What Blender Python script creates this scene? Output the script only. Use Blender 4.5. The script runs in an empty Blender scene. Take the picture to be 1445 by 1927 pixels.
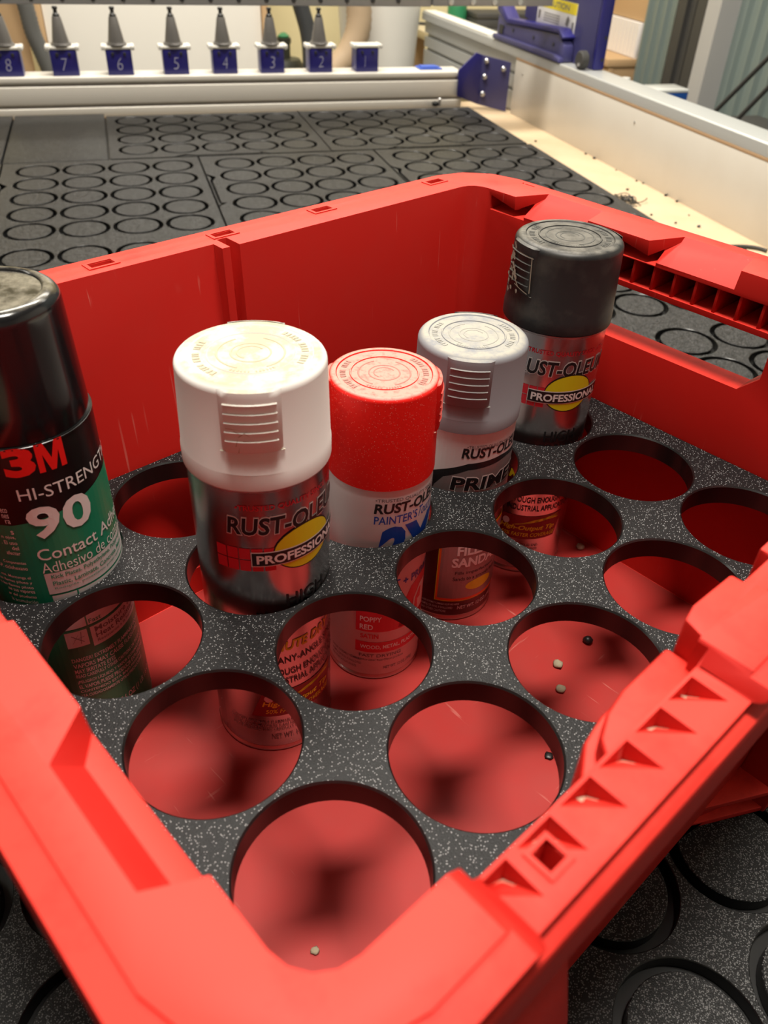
import bpy, bmesh, math, random
from mathutils import Vector, Matrix
from mathutils.geometry import tessellate_polygon
random.seed(7)
S = bpy.context.scene
COL = S.collection
MM = 0.001
PI = math.pi

# ---------------------------------------------------------------- camera (mm in the bed frame, bed top z = 0)
R = ((0.9586647, -0.2821714, 0.0366227), (-0.1462994, -0.5992045, -0.7871152), (0.2440459, 0.7492217, -0.6157178))
CAM = Vector((155.9517, -1668.9577, 444.9746))
cd = bpy.data.cameras.new('camera')
cam = bpy.data.objects.new('camera', cd); COL.objects.link(cam)
m3 = Matrix((R[0], [-a for a in R[1]], [-a for a in R[2]])).transposed()
cam.matrix_world = Matrix.Translation(CAM * MM) @ m3.to_4x4()
cd.sensor_fit = 'VERTICAL'; cd.sensor_height = 24.0; cd.sensor_width = 18.0
cd.lens = 1520.77 / 1927 * 24.0
cd.clip_start = 0.02; cd.clip_end = 50
cd.dof.use_dof = True; cd.dof.focus_distance = 0.50; cd.dof.aperture_fstop = 8.5
S.camera = cam

# ---------------------------------------------------------------- light
w = bpy.data.worlds.new('world'); S.world = w; w.use_nodes = True
w.node_tree.nodes['Background'].inputs[0].default_value = (1.0, 0.95, 0.88, 1)
w.node_tree.nodes['Background'].inputs[1].default_value = 0.03
def area(name, loc, sx, sy, power, col=(1, 0.94, 0.84), rot=(0, 0, 0)):
    l = bpy.data.lights.new(name, 'AREA'); l.shape = 'RECTANGLE'; l.size = sx; l.size_y = sy; l.energy = power; l.color = col
    o = bpy.data.objects.new(name, l); COL.objects.link(o); o.location = loc; o.rotation_euler = rot
    o['kind'] = 'helper'
    return o
area('ceiling_light', (0.34, -1.42, 1.95), 0.60, 0.28, 51)
area('ceiling_light', (0.35, 0.0, 2.0), 1.25, 0.30, 52)
area('ceiling_light', (-1.5, -0.2, 2.0), 1.25, 0.30, 10)
area('ceiling_light', (1.45, 0.1, 2.0), 1.25, 0.30, 11)
area('ceiling_light', (0.9, 1.05, 2.0), 1.25, 0.30, 24)
S.view_settings.view_transform = 'Standard'
S.view_settings.look = 'None'
S.view_settings.exposure = 0.0
S.view_settings.gamma = 1.0
S.view_settings.use_curve_mapping = False

# ---------------------------------------------------------------- materials
def lin(c):
    return tuple((x / 255 / 12.92) if x / 255 <= 0.04045 else ((x / 255 + 0.055) / 1.055) ** 2.4 for x in c)
MATS = {}
def mat(name, col, rough=0.5, metal=0.0, spec=0.5, bump=None, vary=None, coat=0.0, speck=None, topdust_or_lit=None, scratch=None, emit=None):
    """col linear rgb; bump=(scale,strength,dist); vary=(scale,col2,lo,hi); speck=(scale,thresh,col); topdust_or_lit=(col,amount,scale)"""
    m = bpy.data.materials.new(name); m.use_nodes = True
    nt = m.node_tree; N = nt.nodes; L = nt.links
    b = N['Principled BSDF']
    b.inputs['Base Color'].default_value = (*col, 1)
    b.inputs['Roughness'].default_value = rough
    b.inputs['Metallic'].default_value = metal
    b.inputs['Specular IOR Level'].default_value = spec
    b.inputs['Coat Weight'].default_value = coat
    b.inputs['Coat Roughness'].default_value = 0.1
    tc = N.new('ShaderNodeTexCoord')
    src = None
    def mix(fac, c2):
        nonlocal src
        x = N.new('ShaderNodeMix'); x.data_type = 'RGBA'
        if src is None: x.inputs[6].default_value = (*col, 1)
        else: L.new(src, x.inputs[6])
        x.inputs[7].default_value = (*c2, 1)
        L.new(fac, x.inputs[0]); src = x.outputs[2]
    def noise(scale, detail=4, rough_=0.6, vec=None):
        n = N.new('ShaderNodeTexNoise'); n.inputs['Scale'].default_value = scale; n.inputs['Detail'].default_value = detail; n.inputs['Roughness'].default_value = rough_
        L.new(vec or tc.outputs['Object'], n.inputs['Vector']); return n.outputs['Fac']
    def ramp(f, lo, hi, amt=1.0):
        r = N.new('ShaderNodeMapRange'); r.inputs[1].default_value = lo; r.inputs[2].default_value = hi; r.inputs[4].default_value = amt
        L.new(f, r.inputs[0]); return r.outputs[0]
    def mul(a, c):
        q = N.new('ShaderNodeMath'); q.operation = 'MULTIPLY'; L.new(a, q.inputs[0]); L.new(c, q.inputs[1]); return q.outputs[0]
    if vary: mix(ramp(noise(vary[0]), vary[2], vary[3], vary[4] if len(vary) > 4 else 1.0), vary[1])
    if speck:
        v = N.new('ShaderNodeTexVoronoi'); v.inputs['Scale'].default_value = speck[0]; L.new(tc.outputs['Object'], v.inputs['Vector'])
        d = N.new('ShaderNodeMath'); d.operation = 'LESS_THAN'; L.new(v.outputs['Distance'], d.inputs[0]); d.inputs[1].default_value = speck[1]
        sp = N.new('ShaderNodeSeparateColor'); L.new(v.outputs['Color'], sp.inputs[0])
        g = N.new('ShaderNodeMath'); g.operation = 'GREATER_THAN'; L.new(sp.outputs[0], g.inputs[0]); g.inputs[1].default_value = speck[3]
        mix(mul(d.outputs[0], g.outputs[0]), speck[2])
    if scratch:
        for k, (sc, ax) in enumerate(scratch[0]):
            mp = N.new('ShaderNodeMapping'); mp.inputs['Scale'].default_value = sc; mp.inputs['Rotation'].default_value = ax
            L.new(tc.outputs['Object'], mp.inputs['Vector'])
            f = ramp(noise(1.0, 2, 0.5, mp.outputs[0]), scratch[2], scratch[2] + 0.05, 1.0)
            f2 = ramp(noise(14 + 5 * k, 2), 0.5, 0.68, scratch[3])
            mix(mul(f, f2), scratch[1])
    if topdust_or_lit:
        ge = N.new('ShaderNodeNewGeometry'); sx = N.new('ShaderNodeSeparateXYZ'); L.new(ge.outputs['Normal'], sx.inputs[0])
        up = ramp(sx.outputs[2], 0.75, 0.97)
        n = ramp(noise(topdust_or_lit[2], 5, 0.7), topdust_or_lit[3], topdust_or_lit[4], topdust_or_lit[1])
        mix(mul(up, n), topdust_or_lit[0])
    if src is not None: L.new(src, b.inputs['Base Color'])
    if bump:
        f = noise(bump[0], bump[3] if len(bump) > 3 else 2, 0.5)
        bp = N.new('ShaderNodeBump'); bp.inputs['Strength'].default_value = bump[1]; bp.inputs['Distance'].default_value = bump[2] * MM
        L.new(f, bp.inputs['Height']); L.new(bp.outputs[0], b.inputs['Normal'])
    if emit:
        b.inputs['Emission Color'].default_value = (*emit[0], 1); b.inputs['Emission Strength'].default_value = emit[1]
    MATS[name] = m
    return m

RED = (0.42, 0.0095, 0.006)
mat('red_plastic', RED, 0.55, spec=0.22, bump=(900, 0.06, 0.2), vary=(30, (0.40, 0.015, 0.010), 0.45, 0.75, 0.5), topdust_or_lit=((0.82, 0.042, 0.028), 1.0, 25, 0.1, 0.5),  # up-facing red: thin dust plus overhead light painted into the colour
    scratch=([((260, 25, 9), (0.25, 0, 0.5)), ((25, 260, 9), (0.1, 0.3, 0.2)), ((300, 300, 6), (0.05, 0.12, 0.0))], (0.62, 0.26, 0.21), 0.70, 0.35))
mat('red_floor', (0.38, 0.022, 0.018), 0.55, spec=0.3, vary=(22, (0.34, 0.030, 0.024), 0.4, 0.7, 0.8), scratch=([((260, 25, 9), (0.0, 0, 0.5)), ((25, 260, 9), (0.0, 0.0, 0.2))], (0.62, 0.26, 0.21), 0.70, 0.4))
mat('dust_grey', (0.27, 0.24, 0.19), 0.95)
mat('dust', (0.62, 0.52, 0.38), 0.95, vary=(300, (0.45, 0.33, 0.22), 0.4, 0.6))
BLK = (0.020, 0.020, 0.021)
mat('black_sheet', (0.010, 0.010, 0.0105), 0.40, spec=0.24, bump=(1500, 0.75, 0.35), speck=(1150, 0.42, (0.16, 0.16, 0.16), 0.42))  # pale specks paint the glints of the pebbled texture into the base colour
mat('black_insert', (0.009, 0.009, 0.0095), 0.42, spec=0.18, bump=(1500, 0.75, 0.35), speck=(1100, 0.28, (0.30, 0.30, 0.30), 0.58))  # glints off the pebbled surface painted in as pale specks
mat('black_cut', (0.006, 0.006, 0.006), 0.28)
mat('black_skin', (0.004, 0.004, 0.004), 0.4)
mat('white_cap', (0.72, 0.705, 0.67), 0.55, spec=0.25, topdust_or_lit=((0.43, 0.375, 0.26), 1.0, 55, 0.25, 0.55))
mat('white_emboss', (0.42, 0.36, 0.25), 0.6)
mat('stain', (0.35, 0.27, 0.16), 0.8)
mat('red_cap', (0.70, 0.010, 0.006), 0.45, spec=0.3, speck=(1500, 0.28, (0.75, 0.22, 0.18), 0.84), topdust_or_lit=((0.40, 0.25, 0.20), 0.95, 220, 0.2, 0.5))
mat('red_emboss', (0.42, 0.16, 0.13), 0.7)
mat('grey_cap', (0.225, 0.23, 0.247), 0.55, spec=0.25, topdust_or_lit=((0.37, 0.35, 0.295), 0.9, 80, 0.32, 0.55))
mat('grey_emboss', (0.30, 0.29, 0.26), 0.6)
mat('black_cap', (0.014, 0.014, 0.0145), 0.45, spec=0.3, topdust_or_lit=((0.16, 0.15, 0.13), 0.85, 90, 0.3, 0.6), vary=(55, (0.05, 0.046, 0.04), 0.5, 0.75, 0.6))
mat('charcoal_emboss', (0.07, 0.068, 0.06), 0.6)
mat('gloss_black', (0.008, 0.008, 0.009), 0.16, topdust_or_lit=((0.24, 0.22, 0.18), 0.75, 55, 0.40, 0.62))
mat('label_black', (0.006, 0.006, 0.006), 0.30)
mat('silver', (0.55, 0.54, 0.53), 0.24, metal=1.0, speck=(1500, 0.22, (0.75, 0.72, 0.68), 0.90))
mat('silver_clean', (0.72, 0.71, 0.70), 0.24, metal=1.0)
mat('tin', (0.60, 0.58, 0.56), 0.3, metal=1.0)
mat('label_white', (0.70, 0.69, 0.68), 0.35, bump=(60, 0.15, 1.0))
mat('label_pale', (0.62, 0.60, 0.58), 0.4)
mat('ink_black', (0.012, 0.012, 0.013), 0.35)
mat('ink_grey', (0.15, 0.14, 0.14), 0.4)
mat('ink_white', (0.80, 0.79, 0.76), 0.4)
mat('ink_red', (0.62, 0.02, 0.035), 0.35)
mat('ink_brightred', (0.85, 0.015, 0.012), 0.35)
mat('ink_blue', (0.01, 0.055, 0.35), 0.35)
mat('ink_yellow', (0.68, 0.66, 0.012), 0.35)
mat('ink_orange', (0.80, 0.14, 0.012), 0.35)
mat('ink_maroon', (0.20, 0.012, 0.012), 0.35)
mat('ink_green', (0.012, 0.25, 0.125), 0.33)
mat('brown_label', (0.08, 0.012, 0.010), 0.3)
mat('grey_panel', (0.30, 0.27, 0.26), 0.35, metal=0.4)
mat('chip_grey', (0.32, 0.27, 0.18), 0.9, bump=(400, 0.5, 1))
mat('chip_black', (0.01, 0.01, 0.01), 0.4)
mat('plywood', (0.60, 0.46, 0.30), 0.7, vary=(18, (0.56, 0.40, 0.24), 0.4, 0.7, 0.6))
mat('white_board', (0.64, 0.60, 0.53), 0.35, vary=(6, (0.58, 0.53, 0.45), 0.5, 0.75, 0.5))
mat('brown_edge', (0.42, 0.27, 0.15), 0.8)
mat('aluminium', (0.52, 0.53, 0.52), 0.45, metal=0.4)
mat('aluminium_dark', (0.34, 0.34, 0.34), 0.5, metal=0.4)
mat('cream_rail', (0.82, 0.78, 0.70), 0.4)
mat('rail_groove', (0.34, 0.31, 0.27), 0.6)
mat('navy', (0.018, 0.016, 0.16), 0.35)
mat('navy_light', (0.055, 0.052, 0.16), 0.4)
mat('bolt_steel', (0.62, 0.62, 0.62), 0.3, metal=0.9)
mat('dark_steel', (0.03, 0.03, 0.03), 0.4)
mat('white_fork', (0.80, 0.78, 0.72), 0.45)
mat('cone_steel', (0.20, 0.19, 0.18), 0.4, metal=0.5)
mat('chalk', (0.42, 0.42, 0.52), 0.8)
mat('beam_grey', (0.33, 0.32, 0.31), 0.5, metal=0.3)
mat('rubber', (0.05, 0.048, 0.045), 0.7)
mat('sticker_yellow', (0.82, 0.66, 0.02), 0.4)
mat('drum_white', (0.80, 0.78, 0.72), 0.35)
mat('wall_cream', (0.80, 0.70, 0.42), 0.8)
mat('wall_white', (0.74, 0.71, 0.64), 0.8)
mat('panel_white', (0.84, 0.81, 0.74), 0.6)
mat('pine', (0.58, 0.38, 0.20), 0.75)
mat('hose_grey', (0.10, 0.10, 0.095), 0.5)
mat('hose_dark', (0.05, 0.055, 0.06), 0.4)
mat('hose_tan', (0.50, 0.37, 0.24), 0.55)
mat('motor', (0.04, 0.042, 0.03), 0.5)
mat('steel_wall', (0.20, 0.245, 0.23), 0.45, metal=0.1)
mat('post_dark', (0.05, 0.048, 0.045), 0.6)
mat('post_light', (0.44, 0.43, 0.42), 0.6)
mat('concrete', (0.30, 0.29, 0.27), 0.8)
mat('ceiling_paint', (0.42, 0.41, 0.39), 0.9)
mat('bottle_green', (0.03, 0.22, 0.10), 0.3)
mat('box_blue', (0.01, 0.07, 0.32), 0.4)
mat('clear_pale', (0.75, 0.76, 0.74), 0.2)
mat('tape_blue', (0.05, 0.12, 0.55), 0.6)
mat('paper_white', (0.82, 0.78, 0.76), 0.7)
mat('bench_top', (0.62, 0.54, 0.38), 0.6)

# ---------------------------------------------------------------- mesh builder (all in mm)
class MB:
    def __init__(s): s.v = []; s.f = []; s.m = []; s.mats = []
    def mi(s, name):
        if name not in s.mats: s.mats.append(name)
        return s.mats.index(name)
    def add(s, vs, fs, m):
        k = len(s.v); i = s.mi(m)
        s.v += [tuple(v) for v in vs]; s.f += [tuple(k + a for a in f) for f in fs]; s.m += [i] * len(fs)
        return s
    def box(s, a, b, m, M=None):
        x0, y0, z0 = a; x1, y1, z1 = b
        vs = [(x0, y0, z0), (x1, y0, z0), (x1, y1, z0), (x0, y1, z0), (x0, y0, z1), (x1, y0, z1), (x1, y1, z1), (x0, y1, z1)]
        if M: vs = [M @ Vector(v) for v in vs]
        return s.add(vs, [(3, 2, 1, 0), (4, 5, 6, 7), (0, 1, 5, 4), (1, 2, 6, 5), (2, 3, 7, 6), (3, 0, 4, 7)], m)
    def lathe(s, prof, m, n=48, c=(0, 0, 0), caps=True, M=None, mlist=None):
        vs = []; fs = []
        for r, z in prof:
            for k in range(n):
                a = 2 * PI * k / n; vs.append((c[0] + r * math.cos(a), c[1] + r * math.sin(a), c[2] + z))
        if M: vs = [M @ Vector(v) for v in vs]
        if mlist is None:
            for i in range(len(prof) - 1):
                for k in range(n):
                    k2 = (k + 1) % n; fs.append((i * n + k, i * n + k2, (i + 1) * n + k2, (i + 1) * n + k))
            if caps: fs.append(tuple(range(n - 1, -1, -1))); fs.append(tuple((len(prof) - 1) * n + k for k in range(n)))
            return s.add(vs, fs, m)
        k0 = len(s.v); s.v += [tuple(v) for v in vs]
        for i in range(len(prof) - 1):
            j = s.mi(mlist[i])
            for k in range(n):
                k2 = (k + 1) % n; s.f.append((k0 + i * n + k, k0 + i * n + k2, k0 + (i + 1) * n + k2, k0 + (i + 1) * n + k)); s.m.append(j)
        if caps:
            s.f.append(tuple(k0 + k for k in range(n - 1, -1, -1))); s.m.append(s.mi(mlist[0]))
            s.f.append(tuple(k0 + (len(prof) - 1) * n + k for k in range(n))); s.m.append(s.mi(mlist[-1]))
        return s
    def prism(s, poly, fn, a, b, m):
        """poly: list of 2d ccw; fn(p, t) -> 3d"""
        n = len(poly)
        vs = [fn(p, a) for p in poly] + [fn(p, b) for p in poly]
        fs = [tuple(range(n - 1, -1, -1)), tuple(range(n, 2 * n))] + [(k, (k + 1) % n, n + (k + 1) % n, n + k) for k in range(n)]
        return s.add(vs, fs, m)
    def loft(s, loops, m):
        n = len(loops[0]); vs = [p for l in loops for p in l]; fs = []
        for i in range(len(loops) - 1):
            for k in range(n): fs.append((i * n + k, i * n + (k + 1) % n, (i + 1) * n + (k + 1) % n, (i + 1) * n + k))
        fs.append(tuple(range(n - 1, -1, -1))); fs.append(tuple((len(loops) - 1) * n + k for k in range(n)))
        return s.add(vs, fs, m)
    def tube(s, pts, r, m, n=10, ridge=0, cap=True):
        pts = [Vector(p) for p in pts]; vs = []; fs = []
        up = Vector((0, 0, 1))
        x = None
        for i, p in enumerate(pts):
            d = (pts[min(i + 1, len(pts) - 1)] - pts[max(i - 1, 0)]).normalized()
            if x is None: x = d.cross(up) if d.cross(up).length > 1e-3 else Vector((1, 0, 0))
            x = (x - d * x.dot(d)).normalized(); y = x.cross(d)
            rr = (r if not callable(r) else r(i)) * (1 + (ridge if i % 2 else 0))
            for k in range(n):
                a = 2 * PI * k / n; vs.append(p + x * (rr * math.cos(a)) + y * (rr * math.sin(a)))
        for i in range(len(pts) - 1):
            for k in range(n): fs.append((i * n + k, i * n + (k + 1) % n, (i + 1) * n + (k + 1) % n, (i + 1) * n + k))
        if cap: fs.append(tuple(range(n - 1, -1, -1))); fs.append(tuple((len(pts) - 1) * n + k for k in range(n)))
        return s.add(vs, fs, m)
    def mesh(s, name, smooth=None, weld=False):
        me = bpy.data.meshes.new(name)
        me.from_pydata([(x * MM, y * MM, z * MM) for x, y, z in s.v], [], s.f)
        for n in s.mats: me.materials.append(MATS[n])
        me.polygons.foreach_set('material_index', s.m)
        bm = bmesh.new(); bm.from_mesh(me)
        if weld: bmesh.ops.remove_doubles(bm, verts=bm.verts, dist=1e-6)
        bmesh.ops.recalc_face_normals(bm, faces=bm.faces)
        bm.to_mesh(me); bm.free()
        if smooth is not None: shade(me, smooth)
        me.update(); return me
    def obj(s, name, parent=None, loc=(0, 0, 0), rz=0, smooth=None, weld=False):
        return link(name, s.mesh(name, smooth, weld), parent, loc, rz)
def shade(me, ang):
    me.polygons.foreach_set('use_smooth', [True] * len(me.polygons))
    me.set_sharp_from_angle(angle=math.radians(ang))
def link(name, data, parent=None, loc=(0, 0, 0), rz=0):
    o = bpy.data.objects.new(name, data); COL.objects.link(o)
    o.location = Vector(loc) * MM; o.rotation_euler = (0, 0, rz)
    if parent: o.parent = parent
    return o
def tag(o, label, cat, group=None):
    o['label'] = label; o['category'] = cat
    if group: o['group'] = group
    return o
def thing(name, label, cat, loc=(0, 0, 0), rz=0, group=None):
    return tag(link(name, None, None, loc, rz), label, cat, group)
def struct(o): o['kind'] = 'structure'; return o
def evaluate(o, name):
    dg = bpy.context.evaluated_depsgraph_get(); dg.update()
    return bpy.data.meshes.new_from_object(o.evaluated_get(dg))
def bevelled(name, me, width, ang=35, segs=2, smooth=40, parent=None, loc=(0, 0, 0), rz=0):
    o = link(name, me, None)
    b = o.modifiers.new('b', 'BEVEL'); b.width = width * MM; b.segments = segs; b.limit_method = 'ANGLE'; b.angle_limit = math.radians(ang)
    nm = evaluate(o, name); o.modifiers.clear(); o.data = nm; shade(nm, smooth)
    o.parent = parent; o.location = Vector(loc) * MM; o.rotation_euler = (0, 0, rz)
    return o
def boolean(o, cutter_meshes):
    obs = []
    for k, cm in enumerate(cutter_meshes):
        c = link('cutter', cm); obs.append(c)
        b = o.modifiers.new('c%d' % k, 'BOOLEAN'); b.operation = 'DIFFERENCE'; b.solver = 'EXACT'; b.object = c
    nm = evaluate(o, o.name); o.modifiers.clear(); o.data = nm
    for c in obs: bpy.data.objects.remove(c)
    return o

# ---------------------------------------------------------------- frames
ROT = math.radians(26.46245724)      # crate x axis in the bed frame
CO = Vector((192.7583, -1513.4127))
ZB = 144.88                          # crate z=0 (insert top) above the bed
PX, PY, HR = 82.0, 80.927, 38.54
def cw(u, v, z):                     # crate frame -> bed frame
    c, s = math.cos(ROT), math.sin(ROT)
    return Vector((CO.x + c * u - s * v, CO.y + s * u + c * v, z + ZB))

# ================================================================= ROOM
def room():
    X0, X1, Y0, Y1, Z0, Z1 = -2600, 2000, -3600, 1600, -860, 2150
    struct(MB().box((X0 - 100, Y0 - 100, Z0 - 100), (X1 + 100, Y1 + 100, Z0), 'concrete').obj('floor'))
    struct(MB().box((X0 - 100, Y0 - 100, Z1), (X1 + 100, Y1 + 100, Z1 + 100), 'ceiling_paint').obj('ceiling'))
    struct(MB().box((X0 - 100, Y1, Z0), (X1 + 100, Y1 + 100, Z1), 'wall_cream').obj('wall_back'))
    struct(MB().box((X0 - 100, Y0 - 100, Z0), (X1 + 100, Y0, Z1), 'concrete').obj('wall_front'))
    struct(MB().box((X0 - 100, Y0, Z0), (X0, Y1, Z1), 'concrete').obj('wall_left'))
    struct(MB().box((X1 + 14, Y0, Z0), (X1 + 110, Y1, Z1), 'wall_white').obj('wall_right'))
    # corrugated steel cladding on the right wall
    def clad(y0, y1, pitch):
        prof = []; y = y0
        while y < y1 - 1:
            e = min(y + pitch, y1); p = e - y
            prof += [(0, y), (0, y + p * .62), (-14, y + p * .72), (-14, y + p * .90), (0, e)]
            y = e
        n = len(prof); b = MB()
        vs = [(X1 - 1 + a, yy, Z0 + 2) for a, yy in prof] + [(X1 - 1 + a, yy, Z1 - 2) for a, yy in prof]
        b.add(vs, [(k, k + 1, n + k + 1, n + k) for k in range(n - 1)], 'steel_wall')
        return b.obj('cladding')
    wr = bpy.data.objects['wall_right']
    for y0, y1, p in ((-900, 853, 58), (1087, 1250, 54)):
        c = clad(y0, y1, p); c.parent = wr
    for y0, y1, d, m in ((930, 978, 60, 'post_dark'), (984, 1030, 46, 'post_dark'), (1036, 1085, 60, 'post_dark'), (855, 926, 70, 'post_light')):
        k = (X1 - d - 156) / 1844
        MB().box((X1 - d, (y0 + 1669) * k - 1669, Z0), (X1 + 14, (y1 + 1669) * k - 1669, Z1), m).obj('post', wr)
room()

# ================================================================= CNC BED
def bed():
    t = thing('machine_bed', 'cream plywood spoilboard bed of the cutting machine under black sheets', 'machine bed', (0, 0, -12.7))
    MB().box((-1000, -2000, -18), (1165, 540, 0), 'plywood').obj('spoilboard', t)
    MB().box((-1000, -2000, -140), (1165, 540, -19), 'aluminium_dark').obj('bed_frame', t)
    for x in (-900, 1060):
        for y in (-1900, 430): MB().box((x, y, -847.3), (x + 100, y + 100, -141), 'aluminium_dark').obj('leg', t)
bed()
sk = MB().box((-800, -1900, -12.6), (1019, 446, -10.5), 'black_skin').obj('backing_sheet')
tag(sk, 'thin black plastic skin left under the cut black boards', 'plastic sheet')

def circle(cx, cy, r, n): return [(cx + r * math.cos(2 * PI * k / n), cy + r * math.sin(2 * PI * k / n)) for k in range(n)]
def plate(outer, holes, r, z0, z1, n, ch, mtop, mcut):
    """flat plate with round holes; top at z1, hole rims chamfered by ch"""
    b = MB()
    loops = [[Vector((x, y, 0)) for x, y in outer]] + [[Vector((x, y, 0)) for x, y in circle(cx, cy, r + ch, n)] for cx, cy in holes]
    flat = [p for l in loops for p in l]
    tri = tessellate_polygon(loops)
    b.add([(p.x, p.y, z1) for p in flat], tri, mtop)
    loops2 = [loops[0]] + [[Vector((x, y, 0)) for x, y in circle(cx, cy, r, n)] for cx, cy in holes]
    b.add([(p.x, p.y, z0) for l in loops2 for p in l], tri, mcut)
    m = len(outer)
    b.add([(x, y, z1) for x, y in outer] + [(x, y, z0) for x, y in outer], [(k, (k + 1) % m, m + (k + 1) % m, m + k) for k in range(m)], mcut)
    for cx, cy in holes:
        c1 = circle(cx, cy, r + ch, n); c2 = circle(cx, cy, r, n)
        vs = [(x, y, z1) for x, y in c1] + [(x, y, z1 - ch) for x, y in c2] + [(x, y, z0) for x, y in c2]
        b.add(vs, [(k, (k + 1) % n, n + (k + 1) % n, n + k) for k in range(n)], mcut)
        b.add(vs, [(n + k, n + (k + 1) % n, 2 * n + (k + 1) % n, 2 * n + k) for k in range(n)], mcut)
    return b
def fix(me):
    bm = bmesh.new(); bm.from_mesh(me); bmesh.ops.remove_doubles(bm, verts=bm.verts, dist=2e-6)
    bmesh.ops.recalc_face_normals(bm, faces=bm.faces); bm.to_mesh(me); bm.free(); me.update()
# board local frame: circle (0,0) of the far left corner, x right, y away
BW0, BW1, BD0, BD1 = -62.5, 297.5 - 2.5, -386, 55.5
NOTCH = [(BW0, -64), (-47, -87), (-56, -110), (-56, -238), (-46, -237), (BW0, -257)]
def board_mesh():
    outer = [(BW0, BD1)] + NOTCH + [(BW0, BD0), (BW1, BD0), (BW1, BD1)]
    holes = [(i * 81.0, -j * 82.0) for i in range(4) for j in range(5)]
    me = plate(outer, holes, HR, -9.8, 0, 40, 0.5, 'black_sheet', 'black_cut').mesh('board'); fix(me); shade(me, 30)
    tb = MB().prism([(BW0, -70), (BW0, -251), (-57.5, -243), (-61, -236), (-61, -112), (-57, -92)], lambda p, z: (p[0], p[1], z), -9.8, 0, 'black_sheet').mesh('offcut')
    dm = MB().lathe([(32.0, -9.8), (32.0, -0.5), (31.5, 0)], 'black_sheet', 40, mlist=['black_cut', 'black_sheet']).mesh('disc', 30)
    return me, tb, dm, holes
BM, TM, DM, HO = board_mesh()
def board(x, y, label, turned=False, dx=(0, 0), sel=None):
    # turned: rotated a quarter turn (5 across, 4 deep)
    o = link('cut_board', BM, None, (x, y, 0), PI / 2 if turned else 0)
    tag(o, label, 'plastic board', 'black boards cut with circles on the machine bed')
    link('offcut_strip', TM, o)
    for cx, cy in HO: link('disc', DM, o, (cx + random.uniform(-.25, .25), cy + random.uniform(-.25, .25), random.uniform(-.2, 0)), random.uniform(0, 6))
board(0, 0, 'cut black board in the middle row, directly behind the green glue can')
board(361, 0, 'cut black board in the middle row, behind the middle of the crate back rim')
board(722, 0, 'cut black board in the middle row, at the plywood strip behind the crate corner')
board(-361, 0, 'cut black board in the middle row, cropped by the left frame edge')
board(0, -441, 'cut black board just behind the capped black-and-green can and red crate rim')
board(361, -441, 'cut black board hidden behind the crate wall, between the can board and window board')
board(722, -441, 'cut black board seen through the crate handle opening, beyond its straight seam')
board(722, -882, 'cut black board seen through the crate handle opening, on the near side of the seam')
board(361, -882, 'cut black board lying mostly under the right half of the red crate')
board(0, -882, 'cut black board tucked behind and under the far crate wall, right of the green can')
board(0, -1323, 'cut black board under the front corner of the crate, at bottom left')
board(361, -1323, 'cut black board at bottom right, outside the near right crate wall')
# back row: turned boards, 5 across and 4 deep (local y axis points to -x)
board(186, 371 - 246, 'turned cut black board in the back row, beside the plain uncut panel', True)
board(625, 371 - 246, 'turned cut black board in the back row, at the machine corner bracket', True)
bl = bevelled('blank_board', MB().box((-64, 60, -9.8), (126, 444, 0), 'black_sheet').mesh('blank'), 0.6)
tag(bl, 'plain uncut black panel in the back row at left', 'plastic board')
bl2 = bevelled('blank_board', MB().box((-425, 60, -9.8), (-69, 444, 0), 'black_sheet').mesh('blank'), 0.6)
tag(bl2, 'plain black panel in the back corner, cropped by the left frame edge', 'plastic board')

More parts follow.
